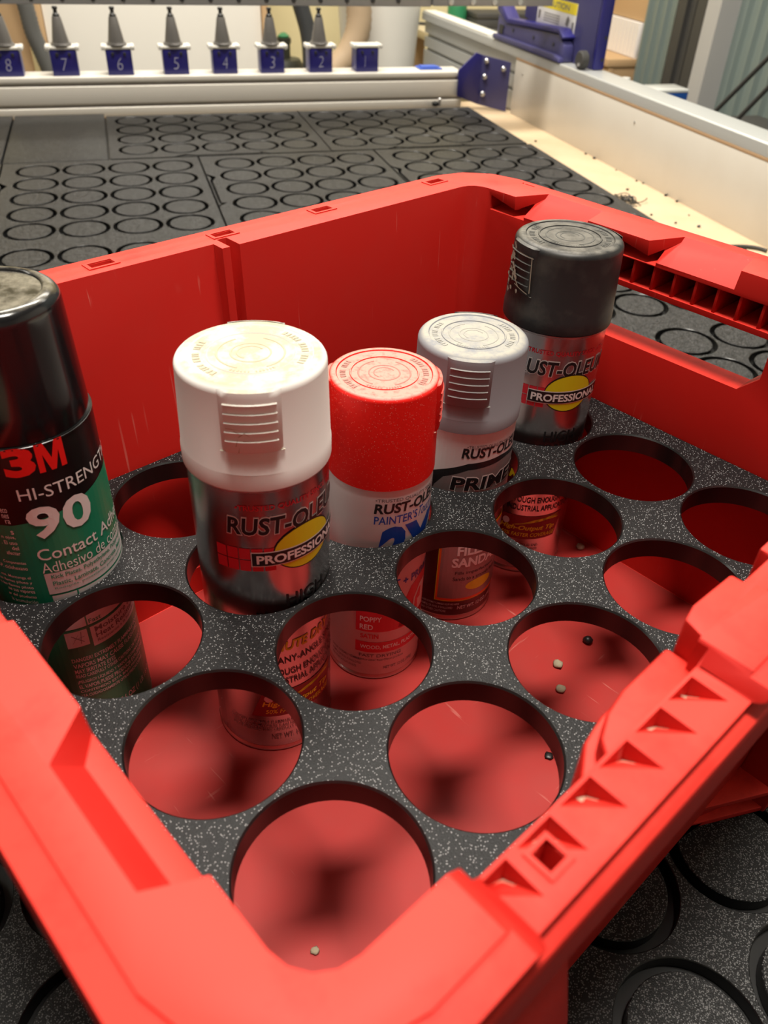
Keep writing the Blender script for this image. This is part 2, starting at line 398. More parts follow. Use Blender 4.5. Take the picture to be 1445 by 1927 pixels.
# ================================================================= CRATE
OUT = (-95, 425, -93, 326)
def rect(u0, u1, v0, v1, c, z, n=1):
    """chamfered / rounded rectangle loop, ccw"""
    pts = []
    for cx, cy, a0 in ((u1 - c, v0 + c, -90), (u1 - c, v1 - c, 0), (u0 + c, v1 - c, 90), (u0 + c, v0 + c, 180)):
        for k in range(n + 1):
            a = math.radians(a0 + 90 * k / n); pts.append((cx + c * math.cos(a), cy + c * math.sin(a), z))
    return pts
def crate():
    base = cw(164, 116, -ZB)
    t = thing('crate', 'red plastic stacking crate holding the spray cans, standing on black boards', 'crate', base, ROT)
    def loc(b): b.v = [(x - 164, y - 116, z + ZB) for x, y, z in b.v]; return b
    o0, o1, p0, p1 = OUT
    def R_(d, c, z, n=3): return rect(o0 + d, o1 - d, p0 + d, p1 - d, c, z, n)
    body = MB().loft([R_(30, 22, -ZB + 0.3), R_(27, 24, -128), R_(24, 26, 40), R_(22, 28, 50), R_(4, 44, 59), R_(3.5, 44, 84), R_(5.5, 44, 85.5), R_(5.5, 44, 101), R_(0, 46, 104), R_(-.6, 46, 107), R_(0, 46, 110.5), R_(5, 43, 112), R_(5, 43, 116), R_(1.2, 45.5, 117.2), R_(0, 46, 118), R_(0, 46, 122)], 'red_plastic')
    inner = MB().loft([rect(-55, 377, -57, 281, 9, -122, 4), rect(-53, 379, -60, 283, 9, -60, 4), rect(-56, 383, -63, 286, 9, 0, 4), rect(-63, 384, -68, 291, 14, 122, 4), rect(-63, 384, -68, 291, 14, 140, 4)], 'red_plastic')
    cut = []
    def C(): b = MB(); cut.append(b); return b
    cut.append(inner)
    # floor fillet is left square; set-back left half of the far long wall with the groove beside it
    C().loft([[(-50, 280, -100), (158, 280, -100), (158, 283, -100), (-50, 283, -100)], [(-54, 280, 0), (158, 280, 0), (158, 290.5, 0), (-54, 290.5, 0)], [(-61, 280, 130), (158, 280, 130), (158, 301, 130), (-61, 301, 130)]], 'red_plastic')
    C().box((163.5, 275, 64), (170.5, 305.5, 130), 'red_plastic'); C().box((163.5, 275, -100), (170.5, 297, 66), 'red_plastic')
    # handle windows in both short walls, with hollow grips above
    for ux0, ux1 in ((360, 440), (-110, -40)):
        C().prism([(53, 50), (189, 50), (201, 62), (201, 87.5), (41, 87.5), (41, 62)], lambda p, t_: (t_, p[0], p[1]), ux0, ux1, 'red_plastic')
    C().box((372, 43, 91.2), (419, 199, 107), 'red_plastic')
    C().box((-89, 43, 91.2), (-52, 199, 107), 'red_plastic')
    # recesses in the short rims
    for v0, v1 in ((-34, 32), (71, 158), (206, 270)):
        C().add([(-78, v0 + 9, 123), (-78, v1 - 14, 123), (-61, v1, 123), (-61, v0, 123), (-69, v0 + 10, 113), (-69, v1 - 13, 113), (-61, v1 - 2, 112), (-61, v0 + 1, 112)],
                [(0, 1, 2, 3), (7, 6, 5, 4), (0, 4, 5, 1), (1, 5, 6, 2), (2, 6, 7, 3), (3, 7, 4, 0)], 'red_plastic')
    for v0, v1 in ((186, 252), (73, 139), (-40, 26)):
        C().add([(411, v0 + 6, 123), (411, v1 - 12, 123), (382, v1, 123), (382, v0, 123), (406, v0 + 6, 119), (406, v1 - 12, 119), (382, v1 - 2, 109), (382, v0 + 1, 109)],
                [(0, 1, 2, 3), (7, 6, 5, 4), (0, 4, 5, 1), (1, 5, 6, 2), (2, 6, 7, 3), (3, 7, 4, 0)], 'red_plastic')
    for v0, v1 in ((129, 163), (240, 273)):
        C().add([(380, v0, 107.5), (405, v0 + 3, 108.5), (405, v1, 108.5), (380, v1, 107.5), (380, v0 + 1, 111), (405, v0 + 4, 117.8), (405, v1, 117.8), (380, v1, 117.8)],
                [(3, 2, 1, 0), (4, 5, 6, 7), (0, 1, 5, 4), (1, 2, 6, 5), (2, 3, 7, 6), (3, 0, 4, 7)], 'red_plastic')
    # stepped border of the rim
    ro = rect(-120, 450, -120, 350, 30, 0, 3); ri = rect(-87.5, 417.5, -85.5, 318.5, 42, 0, 3); nr = len(ro)
    C().add([(x, y, 120.6) for x, y, z in ro] + [(x, y, 120.6) for x, y, z in ri] + [(x, y, 126) for x, y, z in ro] + [(x, y, 126) for x, y, z in ri],
            [q for k in range(nr) for q in ((k, nr + k, nr + (k + 1) % nr, (k + 1) % nr), (2 * nr + k, 2 * nr + (k + 1) % nr, 3 * nr + (k + 1) % nr, 3 * nr + k),
             (k, (k + 1) % nr, 2 * nr + (k + 1) % nr, 2 * nr + k), (nr + (k + 1) % nr, nr + k, 3 * nr + k, 3 * nr + (k + 1) % nr))], 'red_plastic')
    # lowered strip on the near long rim, both sides of the middle block
    for s0, s1 in ((-24, 90), (238, 352)):
        C().prism([(s0, 123), (s0 + 9, 116.5), (s1 - 7, 116.5), (s1, 123)], lambda p, v: (p[0], v, p[1]), -100, -50, 'red_plastic')
        C().box((s0 + 6, -71.8, 96), (s1 - 2, -60, 125), 'red_plastic')
    for q in range(6):
        u = -20.3 + 17.1 * q
        C().add([(u - .5, -73.0, 116.9), (u + 13.4, -72.9, 116.9), (u + 13.0, -85.6, 116.9), (u + 13.0, -73.5, 108.2)], [(0, 2, 1), (0, 1, 3), (1, 2, 3), (2, 0, 3)], 'red_plastic')
    C().add([(83.2, -72.8, 117), (88.6, -72.8, 117), (89, -89.5, 117), (83.6, -89.5, 117), (84, -73.2, 109), (88.6, -73.2, 109), (89, -89, 111.5), (84.4, -89, 111.5)],
            [(0, 1, 2, 3), (7, 6, 5, 4), (0, 4, 5, 1), (1, 5, 6, 2), (2, 6, 7, 3), (3, 7, 4, 0)], 'red_plastic')
    C().box((-1.8, -82.4, 98), (4.0, -76.6, 120), 'red_plastic')
    # gaps under the near rim and slots in the far rim
    for q in range(7): C().box((22 + 13 * q, -100, 80), (31 + 13 * q, -86, 82.5), 'red_plastic')
    C().box((60, -100, 90), (67, -85, 100), 'red_plastic'); C().box((113, -100, 88), (150, -84, 111), 'red_plastic')
    for u in (90, 172, 252, 362): C().box((u - 7, 308.5, 117), (u + 7, 314.5, 123), 'red_plastic')
    C().box((414.5, 258, 117), (420, 270, 123), 'red_plastic')
    C().box((125, -72, 115), (143, -64.5, 123), 'red_plastic')
    o = link('body', loc(body).mesh('body'))
    boolean(o, [loc(c).mesh('c') for c in cut])
    me = o.data; bpy.data.objects.remove(o)
    bm = bmesh.new(); bm.from_mesh(me)
    bmesh.ops.remove_doubles(bm, verts=bm.verts, dist=2e-5)
    bmesh.ops.dissolve_limit(bm, angle_limit=math.radians(0.6), verts=bm.verts, edges=bm.edges)
    bm.to_mesh(me); bm.free()
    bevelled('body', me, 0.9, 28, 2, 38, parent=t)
    loc(MB().box((-54.5, -56.5, -122), (376.5, 280.5, -121.95), 'red_floor')).obj('floor_panel', t)
    # ribs inside the two handle grips
    for k in range(10):
        v = 53.4 + 15.25 * k
        for ua, ub in ((384.6, 419.5), (-89.5, -60.5)):
            bevelled('handle_rib', loc(MB().box((ua, v - 1.1, 90.9), (ub, v + 1.1, 107.3), 'red_plastic')).mesh('rib'), 0.7, parent=t)
    # corner feet columns on the outside of the long walls
    for sgn in (1, -1):
        for vv in (0, 1):
            poly = [(-26, 60), (14, 59), (43, -41), (58, -140), (58, -ZB + .3), (-8, -ZB + .3), (-20, -60)]
            if sgn < 0: poly = [(328 - a, b) for a, b in poly][::-1]
            va, vb = ((-89, -66) if vv == 0 else (298, 322))
            if vv == 0: bevelled('corner_foot', loc(MB().prism(poly, lambda p, v: (p[0], v, p[1]), va, vb, 'red_plastic')).mesh('foot'), 1.5, parent=t)
            else: bevelled('corner_foot', loc(MB().prism(poly[::-1], lambda p, v: (p[0], v, p[1]), va, vb, 'red_plastic')).mesh('foot'), 1.5, parent=t)
    # hollow latch ledge between the columns
    pl = [(120, -62), (226, -62), (237, -62), (274, -83), (287, -85), (287, -62)]
    fl = [(200, -62), (226, -64), (270, -87), (278, -90), (289, -90), (289, -62)]
    bevelled('latch_ledge', loc(MB().prism(fl, lambda p, z: (p[0], p[1], z), -128, -124, 'red_plastic').prism(fl, lambda p, z: (p[0], p[1], z), -ZB + .4, -140, 'red_plastic')
             .prism([(200, -62), (228, -62), (262, -74), (262, -62)], lambda p, z: (p[0], p[1], z), -141, -127, 'red_plastic').box((276, -84, -141), (280, -64, -127), 'red_plastic')).mesh('ledge'), 0.8, parent=t)
    # swollen latch housing on the inside of the near long wall, and the block in the middle of that rim
    h1 = [(33, -72), (38, -66), (48, -60), (60, -57.5), (90, -57), (90, -72)]
    h2 = [(40, -72), (46, -65), (55, -61), (66, -59), (92, -58.5), (92, -72)]
    bevelled('latch_housing', loc(MB().prism(h1, lambda p, z: (p[0], p[1], z), 40, 99, 'red_plastic').prism(h2, lambda p, z: (p[0], p[1], z), 98, 108, 'red_plastic')).mesh('housing'), 1.5, 25, 3, parent=t)
    bk = [(89, -72), (93, -60.5), (101, -58.8), (124, -59.5), (124, -64), (144, -64), (144, -59.5), (227, -58.8), (235, -60.5), (239, -72)]
    bevelled('rim_block', loc(MB().prism(bk, lambda p, z: (p[0], p[1], z), 92, 121.6, 'red_plastic')).mesh('block'), 1.2, parent=t)
    ds = MB()
    for q in range(6):
        u = -20.3 + 17.1 * q
        ds.add([(u + 12.6, -73.8, 108.8), (u + 12.6, -77.5, 111.4), (u + 5 + q % 3, -73.7, 113.6), (u + 8, -76, 112.8)], [(0, 1, 3), (0, 3, 2)], 'dust')
    loc(ds).obj('pocket_dust', t)['kind'] = 'stuff'
    # raised frames round the slots of the far rim and round the square hole
    for u in (90, 172, 252, 362):
        fr = MB()
        for a, b_ in (((u - 9.5, 306.5), (u + 9.5, 308.3)), ((u - 9.5, 314.7), (u + 9.5, 316.2)), ((u - 9.5, 308.3), (u - 7.2, 314.7)), ((u + 7.2, 308.3), (u + 9.5, 314.7))):
            fr.box((*a, 121.8), (*b_, 122.6), 'red_plastic')
        loc(fr).obj('slot_frame', t)
        loc(MB().box((u - 6.8, 308.8, 116.5), (u + 6.8, 314.2, 118.2), 'dust')).obj('slot_dust', t)['kind'] = 'stuff'
    fr = MB()
    for a, b_ in (((-3.4, -84.2), (5.6, -82.6)), ((-3.4, -76.4), (5.6, -75.0)), ((-3.4, -82.6), (-2.0, -76.4)), ((4.2, -82.6), (5.6, -76.4))): fr.box((*a, 113.0), (*b_, 117.2), 'red_plastic')
    loc(fr).obj('hole_frame', t)
    # stepped inner panel of the rim corners (a step 1.2 mm above the border)
    return t
CR = crate()

# ================================================================= INSERT
def insert():
    c = cw(164, 116, -13.5)
    hol = [(i * PX - 164, j * PY - 116) for i in range(5) for j in range(4)]
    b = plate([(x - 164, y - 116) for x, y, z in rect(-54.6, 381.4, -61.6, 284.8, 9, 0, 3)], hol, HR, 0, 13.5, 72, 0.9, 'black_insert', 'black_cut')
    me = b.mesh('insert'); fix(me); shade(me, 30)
    o = link('can_holder', me, None, c, ROT)
    tag(o, 'speckled black holder board with twenty round holes inside the red crate', 'holder board')
insert()

# ================================================================= LETTERING
_txt = {}
def glyphs(s, bold=0.0, shear=0.0, space=1.0):
    key = (s, bold, shear, space)
    if key in _txt: return _txt[key]
    cu = bpy.data.curves.new('t', 'FONT'); cu.body = s; cu.size = 1.0; cu.offset = bold; cu.shear = shear; cu.space_character = space; cu.resolution_u = 3
    cu.fill_mode = 'FRONT'
    o = bpy.data.objects.new('t', cu); COL.objects.link(o)
    me = evaluate(o, 't'); v = [(p.co.x, p.co.y) for p in me.vertices]; f = [tuple(p.vertices) for p in me.polygons]
    bpy.data.objects.remove(o); bpy.data.curves.remove(cu); bpy.data.meshes.remove(me)
    _txt[key] = (v, f); return _txt[key]
class Flat:
    """flat artwork in (angle deg, z mm) that is wrapped on a cylinder, or (x,z) kept flat"""
    def __init__(s): s.items = []
    def text(s, t, x0, x1, z0, z1, m, bold=0.0, shear=0.0, layer=3, space=1.0, slope=0.0):
        v, f = glyphs(t, bold, shear, space)
        if not v: return s
        ax = min(p[0] for p in v); bx = max(p[0] for p in v); ay = min(p[1] for p in v); by = max(p[1] for p in v)
        q = []
        for x, y in v:
            fx = (x - ax) / (bx - ax)
            q.append((x0 + fx * (x1 - x0), z0 + (y - ay) / (by - ay) * (z1 - z0) + slope * fx))
        s.items.append((q, f, m, layer)); return s
    def poly(s, pts, m, layer=1): s.items.append((pts, [tuple(range(len(pts)))], m, layer)); return s
    def rect(s, x0, x1, z0, z1, m, layer=1): return s.poly([(x0, z0), (x1, z0), (x1, z1), (x0, z1)], m, layer)
    def oval(s, cx, cz, rx, rz, m, layer=1, n=40): return s.poly([(cx + rx * math.cos(2 * PI * k / n), cz + rz * math.sin(2 * PI * k / n)) for k in range(n)], m, layer)
    def wrap(s, name, r, phi, parent, step=5.0, lay=0.10):
        """phi: angle of the artwork's 0 degrees (radians, object frame)"""
        bm = bmesh.new(); mats = []
        for pts, fs, m, layer in s.items:
            if m not in mats: mats.append(m)
            t = bmesh.new(); vs = [t.verts.new((x, z, 0)) for x, z in pts]
            for f in fs:
                try: t.faces.new([vs[i] for i in f])
                except ValueError: pass
            lo = min(p[0] for p in pts); hi = max(p[0] for p in pts)
            k = math.ceil(lo / step)
            while k * step < hi:
                bmesh.ops.bisect_plane(t, geom=t.verts[:] + t.edges[:] + t.faces[:], plane_co=(k * step, 0, 0), plane_no=(1, 0, 0)); k += 1
            off = len(bm.verts); idx = mats.index(m); rr = r + lay * layer
            t.verts.ensure_lookup_table(); new = []
            for v in t.verts:
                a = phi + math.radians(v.co.x); new.append(bm.verts.new((rr * math.cos(a) * MM, rr * math.sin(a) * MM, v.co.y * MM)))
            t.verts.index_update()
            for f in t.faces:
                nf = bm.faces.new([new[v.index] for v in f.verts]); nf.material_index = idx
            t.free()
        me = bpy.data.meshes.new(name)
        for f in bm.faces:
            f.normal_update(); c = f.calc_center_median()
            if f.normal.x * c.x + f.normal.y * c.y < 0: f.normal_flip()
        bm.to_mesh(me); bm.free()
        for m in mats: me.materials.append(MATS[m])
        return link(name, me, parent)
    def flat(s, name, M, parent, lay=0.15):
        b = MB()
        for pts, fs, m, layer in s.items: b.add([M @ Vector((x, z, layer * lay)) for x, z in pts], fs, m)
        me = bpy.data.meshes.new(name); me.from_pydata([(x * MM, y * MM, z * MM) for x, y, z in b.v], [], b.f)
        for n in b.mats: me.materials.append(MATS[n])
        me.polygons.foreach_set('material_index', b.m); me.update()
        return link(name, me, parent)

# ================================================================= SPRAY CANS
RT = Vector((R[0][0], R[0][1])).normalized()
def can(hole, shift, label, parts):
    """hole (i,j); shift mm to the viewer's right"""
    p = cw(hole[0] * PX, hole[1] * PY, -121.9)
    p.x += RT.x * shift[0]; p.y += RT.y * shift[0]
    fw = Vector((R[2][0], R[2][1])).normalized(); p.x += fw.x * shift[1]; p.y += fw.y * shift[1]
    t = thing('spray_can', label, 'spray can', p, 0, None)
    phi = math.atan2(CAM.y - p.y, CAM.x - p.x)
    return t, phi
def dz(z): return z + 121.9
def can_body(t, r, ztop, m, n=64):
    h = dz(ztop)
    MB().lathe([(r - 4, 0.5), (r - 1.5, 0), (r + 0.2, 0.8), (r + 0.4, 2.2), (r - 0.4, 3.8), (r, 5), (r, h)], m, n, mlist=['tin', 'tin', 'tin', 'tin', 'tin', m]).obj('can_body', t, smooth=30)
def seam_ring(t, r, z): MB().lathe([(r, z - 1.2), (r + .8, z - .4), (r + .8, z + .4), (r - .5, z + 1.2)], 'tin', 48, caps=False).obj('seam_ring', t, smooth=40)
def cap(t, rb, rt, z0, z1, m, phi, tabs, emb, edge=5.0, lip=True, name='cap'):
    prof = [(rb - 1.5, dz(z0)), (rb, dz(z0) + .4)]
    if lip: prof += [(rb, dz(z0) + 8.5), (rb - .35, dz(z0) + 9.2)]
    H = dz(z1)
    for k in range(7):
        a = PI / 2 * k / 6; prof.append((rt - edge + edge * math.cos(a), H - edge * .8 + edge * .8 * math.sin(a)))
    ri = rt - edge - 1.2
    prof += [(ri, H - .1), (ri - .5, H - .7), (ri * .72, H - .7), (ri * .71, H - .2), (ri * .69, H - .2), (ri * .68, H - .7), (1, H - .6)]
    c = MB().lathe(prof, m, 80).obj(name, t, smooth=35)
    # raised grip tabs with ridges
    for th0, th1, za, zb in tabs:
        b = MB(); n = 9; hh = zb - za
        def P(a, z, rr): q = phi + math.radians(a); return (rr * math.cos(q), rr * math.sin(q), dz(z))
        def rad(z): f = (z - z0) / (z1 - z0); return rb - .35 + (rt - rb + .35) * f
        vs = []; fs = []
        rows = [(za, .9), (za + 1.2, 1.6), (zb - 4, 1.6), (zb - 1.4, 1.1), (zb - .6, -1.0)]
        for z, e in rows:
            for k in range(n + 1):
                d = e if 0 < k < n else -.3
                vs.append(P(th0 + (th1 - th0) * k / n, z, rad(min(z, z1 - 2)) + d))
        for i in range(len(rows) - 1):
            for k in range(n): q = i * (n + 1) + k; fs.append((q, q + 1, q + n + 2, q + n + 1))
        b.add(vs, fs, m)
        for k in range(n):
            a = th0 + (th1 - th0) * k / n; a2 = th0 + (th1 - th0) * (k + 1) / n
            b.add([P(a, za, rad(za) + .9), P(a2, za, rad(za) + .9), P(a2, za - .1, rad(za) - .3), P(a, za - .1, rad(za) - .3)], [(0, 1, 2, 3)], m)
        b.obj('grip_tab', c, smooth=50)
        rg = MB()
        for i in range(5):
            z = za + hh * (.20 + .145 * i); w_ = (th1 - th0) * .11
            for k in range(8):
                a = th0 + w_ + (th1 - th0 - 2 * w_) * k / 8; a2 = th0 + w_ + (th1 - th0 - 2 * w_) * (k + 1) / 8; r_ = rad(z) + 1.55
                rg.add([P(a, z - .5, r_), P(a2, z - .5, r_), P(a2, z, r_ + .7), P(a, z, r_ + .7), P(a2, z + .45, r_), P(a, z + .45, r_)], [(0, 1, 2, 3), (3, 2, 4, 5)], m)
        rg.obj('grip_ridges', c, smooth=60)
    # embossed rings and lozenge on the cap top
    e = MB()
    def arc(r0, r1, a0, a1, z=.25, n=16):
        vs = []; fs = []
        for k in range(n + 1):
            a = phi + math.radians(a0 + (a1 - a0) * k / n)
            for rr, zz in ((r0, -.75), (r0 + .2, z - .7), (r1 - .2, z - .7), (r1, -.75)): vs.append((rr * math.cos(a), rr * math.sin(a), H + zz))
        for k in range(n):
            for j in range(3): q = k * 4 + j; fs.append((q, q + 1, q + 5, q + 4))
        e.add(vs, fs, emb)
    arc(ri * .30, ri * .34, 0, 360, n=32); arc(ri * .20, ri * .235, 120, 330)
    for a0 in (25, 205): arc(ri * .52, ri * .56, a0, a0 + 130)
    for i in range(15):
        for off in (60, 240):
            if i in (4, 9): continue
            arc(ri * .80, ri * .92, off + i * 5.4, off + i * 5.4 + 2.6 + (i % 3) * .6, n=2)
    for i in range(13):
        if i != 6: arc(ri * .60, ri * .66, -32 + i * 5.2, -32 + i * 5.2 + 2.8, n=2)
    e.obj('embossing', c)
    return c

def pro_label(ph0, lab):
    """artwork of the professional enamel label; ph0 shifts it round the can"""
    a = lambda x: x + ph0
    lab.text('•TRUSTED QUALITY SINCE 1921•', a(-21), a(79), 63.6, 67.2, 'ink_red', .012, 0, 3)
    lab.text('RUST-OLEUM', a(-29.7), a(88), 48.6, 60.4, 'ink_white', .055, .12, 2)
    lab.text('RUST-OLEUM', a(-29.2), a(87.5), 49.2, 59.8, 'ink_black', .030, .12, 3)
    for i in range(5):
        for j in range(2):
            lab.rect(a(-40.8 + 10 * i), a(-31.8 + 10 * i), 26.0 + 7.6 * j, 33.0 + 7.6 * j, 'ink_red', 2)
    lab.oval(a(36), 36.8, 29.6, 13.9, 'ink_black', 3); lab.oval(a(36), 36.8, 28.6, 13.1, 'ink_yellow', 4)
    lab.rect(a(-11.3), a(85), 29.2, 38.6, 'ink_white', 5); lab.rect(a(-10.6), a(84.4), 29.8, 38.0, 'ink_black', 6)
    lab.text('PROFESSIONAL', a(-7), a(80), 31.0, 36.6, 'ink_white', .03, 0, 7)
    lab.text('HIGH', a(15.5), a(56), -1.0, 7.2, 'ink_black', .012, 0, 3)
    lab.text('PERFORMANCE', a(-11), a(86), -11.5, -3.6, 'ink_black', .012, 0, 3)
def pro_low(ph0, lab):
    a = lambda x: x + ph0
    lab.text('15 MINUTE DRY', a(-26), a(64), -34.5, -27.5, 'ink_yellow', .03, .2, 3)
    lab.text('ANY-ANGLE SPRAY', a(4), a(82), -44.5, -39.5, 'ink_black', .014, 0, 3)
    lab.text('TOUGH ENOUGH FOR', a(-1), a(78), -54.5, -49.5, 'ink_black', .014, 0, 3)
    lab.text('INDUSTRIAL APPLICATIONS', a(-8), a(86), -62, -57, 'ink_black', .014, 0, 3)
    lab.poly([(a(-24), -89), (a(-11), -67), (a(70), -66), (a(62), -88)], 'ink_maroon', 2)
    for i in range(3): lab.poly([(a(4), -76 + i * .4), (a(30 + 10 * i), -70 + i), (a(66), -67 - i * 2.0), (a(28 + 10 * i), -72.5 + i)], 'ink_yellow', 3)
    lab.oval(a(-6), -73, 4.5, 3, 'label_pale', 3)
    lab.text('High-Output Tip', a(-13), a(60), -81, -75.5, 'ink_yellow', .03, .25, 4)
    lab.text('50% FASTER COVERAGE', a(-10), a(62), -86, -82.4, 'ink_yellow', .015, .2, 4)
    lab.text('DANGER! EXTREMELY FLAMMABLE LIQUID AND', a(-47), a(40), -96, -93.4, 'ink_grey', .008, 0, 3)
    lab.text('VAPOR. VAPORS MAY CAUSE FLASH FIRE. CONTENTS', a(-47), a(40), -99.3, -97, 'ink_grey', .005, 0, 3)
    lab.text('UNDER PRESSURE. READ CAREFULLY OTHER', a(-47), a(30), -102.6, -100.3, 'ink_grey', .005, 0, 3)
    lab.text('NET WT. 15 OZ.', a(-6), a(34), -110.5, -106.3, 'ink_grey', .012, 0, 3)

# --- white capped can
t, phi = can((1, 2), (4.1, .9), 'white-capped silver spray can with red grid and yellow oval label', None)
can_body(t, 35.3, 76, 'silver'); seam_ring(t, 35.3, dz(75.5))
cp = cap(t, 36.6, 35.0, 75.9, 129, 'white_cap', phi, [(-27, 20, 97.6, 128.8), (150, 197, 97.6, 128.8)], 'white_emboss')
st = Flat()
for x0, z0, x1, z1 in ((-15, 110, -9, 108), (-12, 107, -5, 110.5), (-9, 105, -3, 104.6), (-14, 102, -12, 107), (-12.5, 98.8, -11.5, 102), (-8, 109, -4, 107), (-20, 111, -9, 110.6)):
    dx, dz_ = (x1 - x0), (z1 - z0); q = math.hypot(dx, dz_); nx, nz = -dz_ / q * .28, dx / q * .22
    st.poly([(x0 - nx, dz(z0 - nz)), (x1, dz(z1)), (x0 + nx, dz(z0 + nz))], 'stain', 1)
st.wrap('stain', 38.35, phi, cp)
lab = Flat(); pro_label(0, lab); pro_low(0, lab)
lab.items = [([(x, dz(z)) for x, z in p], f, m, l) for p, f, m, l in lab.items]
lab.wrap('label', 35.3, phi, t)

# --- black capped can, same kind, turned
t, phi = can((4, 2), (.6, 1.0), 'charcoal-capped silver spray can by the crate handle opening, cap smeared with dust', None)
can_body(t, 33.6, 78, 'silver_clean'); seam_ring(t, 33.9, dz(77.3))
cp = cap(t, 35.4, 33.8, 78.1, 130.3, 'black_cap', phi, [(-72, -29, 99.5, 130), (108, 150, 99.5, 130)], 'charcoal_emboss')
sm = Flat()
random.seed(3)
for k in range(26):
    x = random.gauss(-58, 5); z = random.gauss(116, 8); n = 7
    sm.poly([(x + random.uniform(.8, 2.6) * math.cos(2 * PI * i / n), dz(z + random.uniform(.6, 2.4) * math.sin(2 * PI * i / n))) for i in range(n)], 'dust_grey', 1)
for x0, z0, x1, z1 in ((-33, 124, -30.5, 102), (-33, 101, -52, 104), (-31, 123.5, -50, 124.2), (-60, 112, -46, 103)):
    sm.poly([(x0 - .5, dz(z0)), (x0 + .5, dz(z0 + .5)), (x1 + .5, dz(z1 + .5)), (x1 - .5, dz(z1))], 'dust_grey', 1)
sm.wrap('dust_smear', 36.6, phi, cp)['kind'] = 'stuff'
lab = Flat(); pro_label(-5, lab); pro_low(-11, lab)
lab.items = [([(x, dz(z)) for x, z in p], f, m, l) for p, f, m, l in lab.items]
lab.wrap('label', 33.6, phi, t)

# --- red can
t, phi = can((2, 2), (6.4, -1.1), 'red-capped spray can with white label, cap top covered in pale dust', None)
can_body(t, 30.8, 35, 'label_white')
cap(t, 31.4, 30.4, 34.4, 92, 'red_cap', phi, [(-112, -70, 62, 91.8), (68, 110, 62, 91.8)], 'red_emboss', edge=3.0, lip=False)
lab = Flat()
lab.text('•TRUSTED QUALITY SINCE 1921•', -3.6, 92, 26.6, 29.2, 'ink_grey', .012, 0, 2, slope=-.8)
lab.text('RUST-OLEUM', -5, 94, 18.6, 25.8, 'ink_black', .035, .12, 2)
lab.text("PAINTER'S", -4.7, 46, 11.0, 17.0, 'ink_blue', .012, .05, 2)
lab.text('Touch', 48, 74, 10.6, 17.6, 'ink_blue', .0, .5, 2)
lab.text('2X', -4.5, 84, -22, 9.0, 'ink_blue', .06, .2, 2)
lab.text('PAINT + PRIMER', -8, 88, -39.5, -33.5, 'ink_blue', .02, 0, 2)
lab.poly([(28, -76), (34, -56), (46, -44), (62, -39), (88, -38), (88, -76)], 'ink_red', 1)
lab.poly([(50, -70), (52, -56), (62, -48), (76, -47), (76, -70)], 'ink_white', 2)
lab.poly([(53, -68), (55, -57), (63, -51), (66, -51), (66, -60), (60, -60), (60, -68)], 'ink_red', 3)
lab.rect(-22, 90, -77, -57, 'ink_red', 1)
lab.text('POPPY', -17, 9, -68, -63.5, 'ink_white', .02, 0, 2); lab.text('RED', -17, -1, -75, -70.5, 'ink_white', .02, 0, 2)
lab.text('SATIN', -16, 6, -83, -79, 'ink_red', .025, 0, 2)
lab.rect(-22, 92, -96, -86.4, 'ink_red', 1); lab.text('WOOD, METAL, PLASTIC & MORE', -16, 88, -93.2, -89.2, 'ink_white', .02, 0, 2)
lab.text('FAST DRYING', -17, 36, -100.6, -97.8, 'ink_grey', .012, 0, 2)
lab.text('DANGER! EXTREMELY FLAMMABLE', -60, -14, -104.5, -102.4, 'ink_grey', .008, 0, 2)
lab.text('HARMFUL OR FATAL IF SWALLOWED', -60, -14, -108.5, -106.4, 'ink_grey', .004, 0, 2)
lab.text('READ OTHER CAUTIONS ON BACK', -60, -20, -112.5, -110.4, 'ink_grey', .004, 0, 2)
lab.text('Compared to other Rust-Oleum products', -28, 40, -104.6, -102, 'ink_grey', .006, 0, 2)
lab.text('NET WT. 12 OZ. (340g)', 14, 56, -113, -109.5, 'ink_grey', .012, 0, 2)
lab.items = [([(x, dz(z)) for x, z in p], f, m, l) for p, f, m, l in lab.items]
lab.wrap('label', 30.8, phi, t)

# --- grey primer can
t, phi = can((3, 2), (0.0, 1.9), 'grey-capped spray primer can with white and silver label', None)
can_body(t, 33, 38, 'brown_label')
cap(t, 34.2, 33.4, 37.6, 88, 'grey_cap', phi, [(-23.5, 25, 57, 87.8), (156, 204, 57, 87.8)], 'grey_emboss')
lab = Flat()
lab.rect(-100, 150, -10, 37.4, 'label_white', 1)
lab.rect(-100, 150, -26, -2, 'grey_panel', 1)
lab.poly([(-60, -26), (-44, 2), (-20, 9), (10, 16), (50, 18), (110, 16), (110, 12), (60, 14.6), (10, 11), (-16, 4), (-26, -4), (-34, -26)], 'ink_black', 2)
lab.poly([(-34, -26), (-26, -4), (-16, 4), (10, 11), (60, 14.6), (120, 12), (120, -26)], 'grey_panel', 3)
lab.text('•TRUSTED QUALITY SINCE 1921•', 7, 78, 26.4, 29.4, 'ink_grey', .012, 0, 2, slope=-1)
lab.text('RUST-OLEUM', 1.8, 92, 19.8, 27.4, 'ink_black', .035, .12, 2)
lab.text('PRIMER', -8, 92, -5.4, 6.2, 'ink_white', .06, .1, 4); lab.text('PRIMER', -7.4, 91.5, -4.6, 5.4, 'ink_black', .035, .1, 5)
lab.rect(-12, 110, -103, -38, 'ink_yellow', 2); lab.rect(-11, 109, -102.2, -38.8, 'ink_orange', 3); lab.rect(-8.5, 107, -100, -41, 'grey_panel', 4)
lab.text('FILLER &', 10, 74, -60, -51, 'ink_white', .035, 0, 5)
lab.text('SANDABLE', 5, 88, -70.6, -62, 'ink_white', .035, 0, 5)
lab.text('Fills imperfections', 10, 66, -78, -74.4, 'ink_black', .012, 0, 5)
lab.text('Sands to a smooth finish', 8, 74, -83, -79.6, 'ink_black', .012, 0, 5)
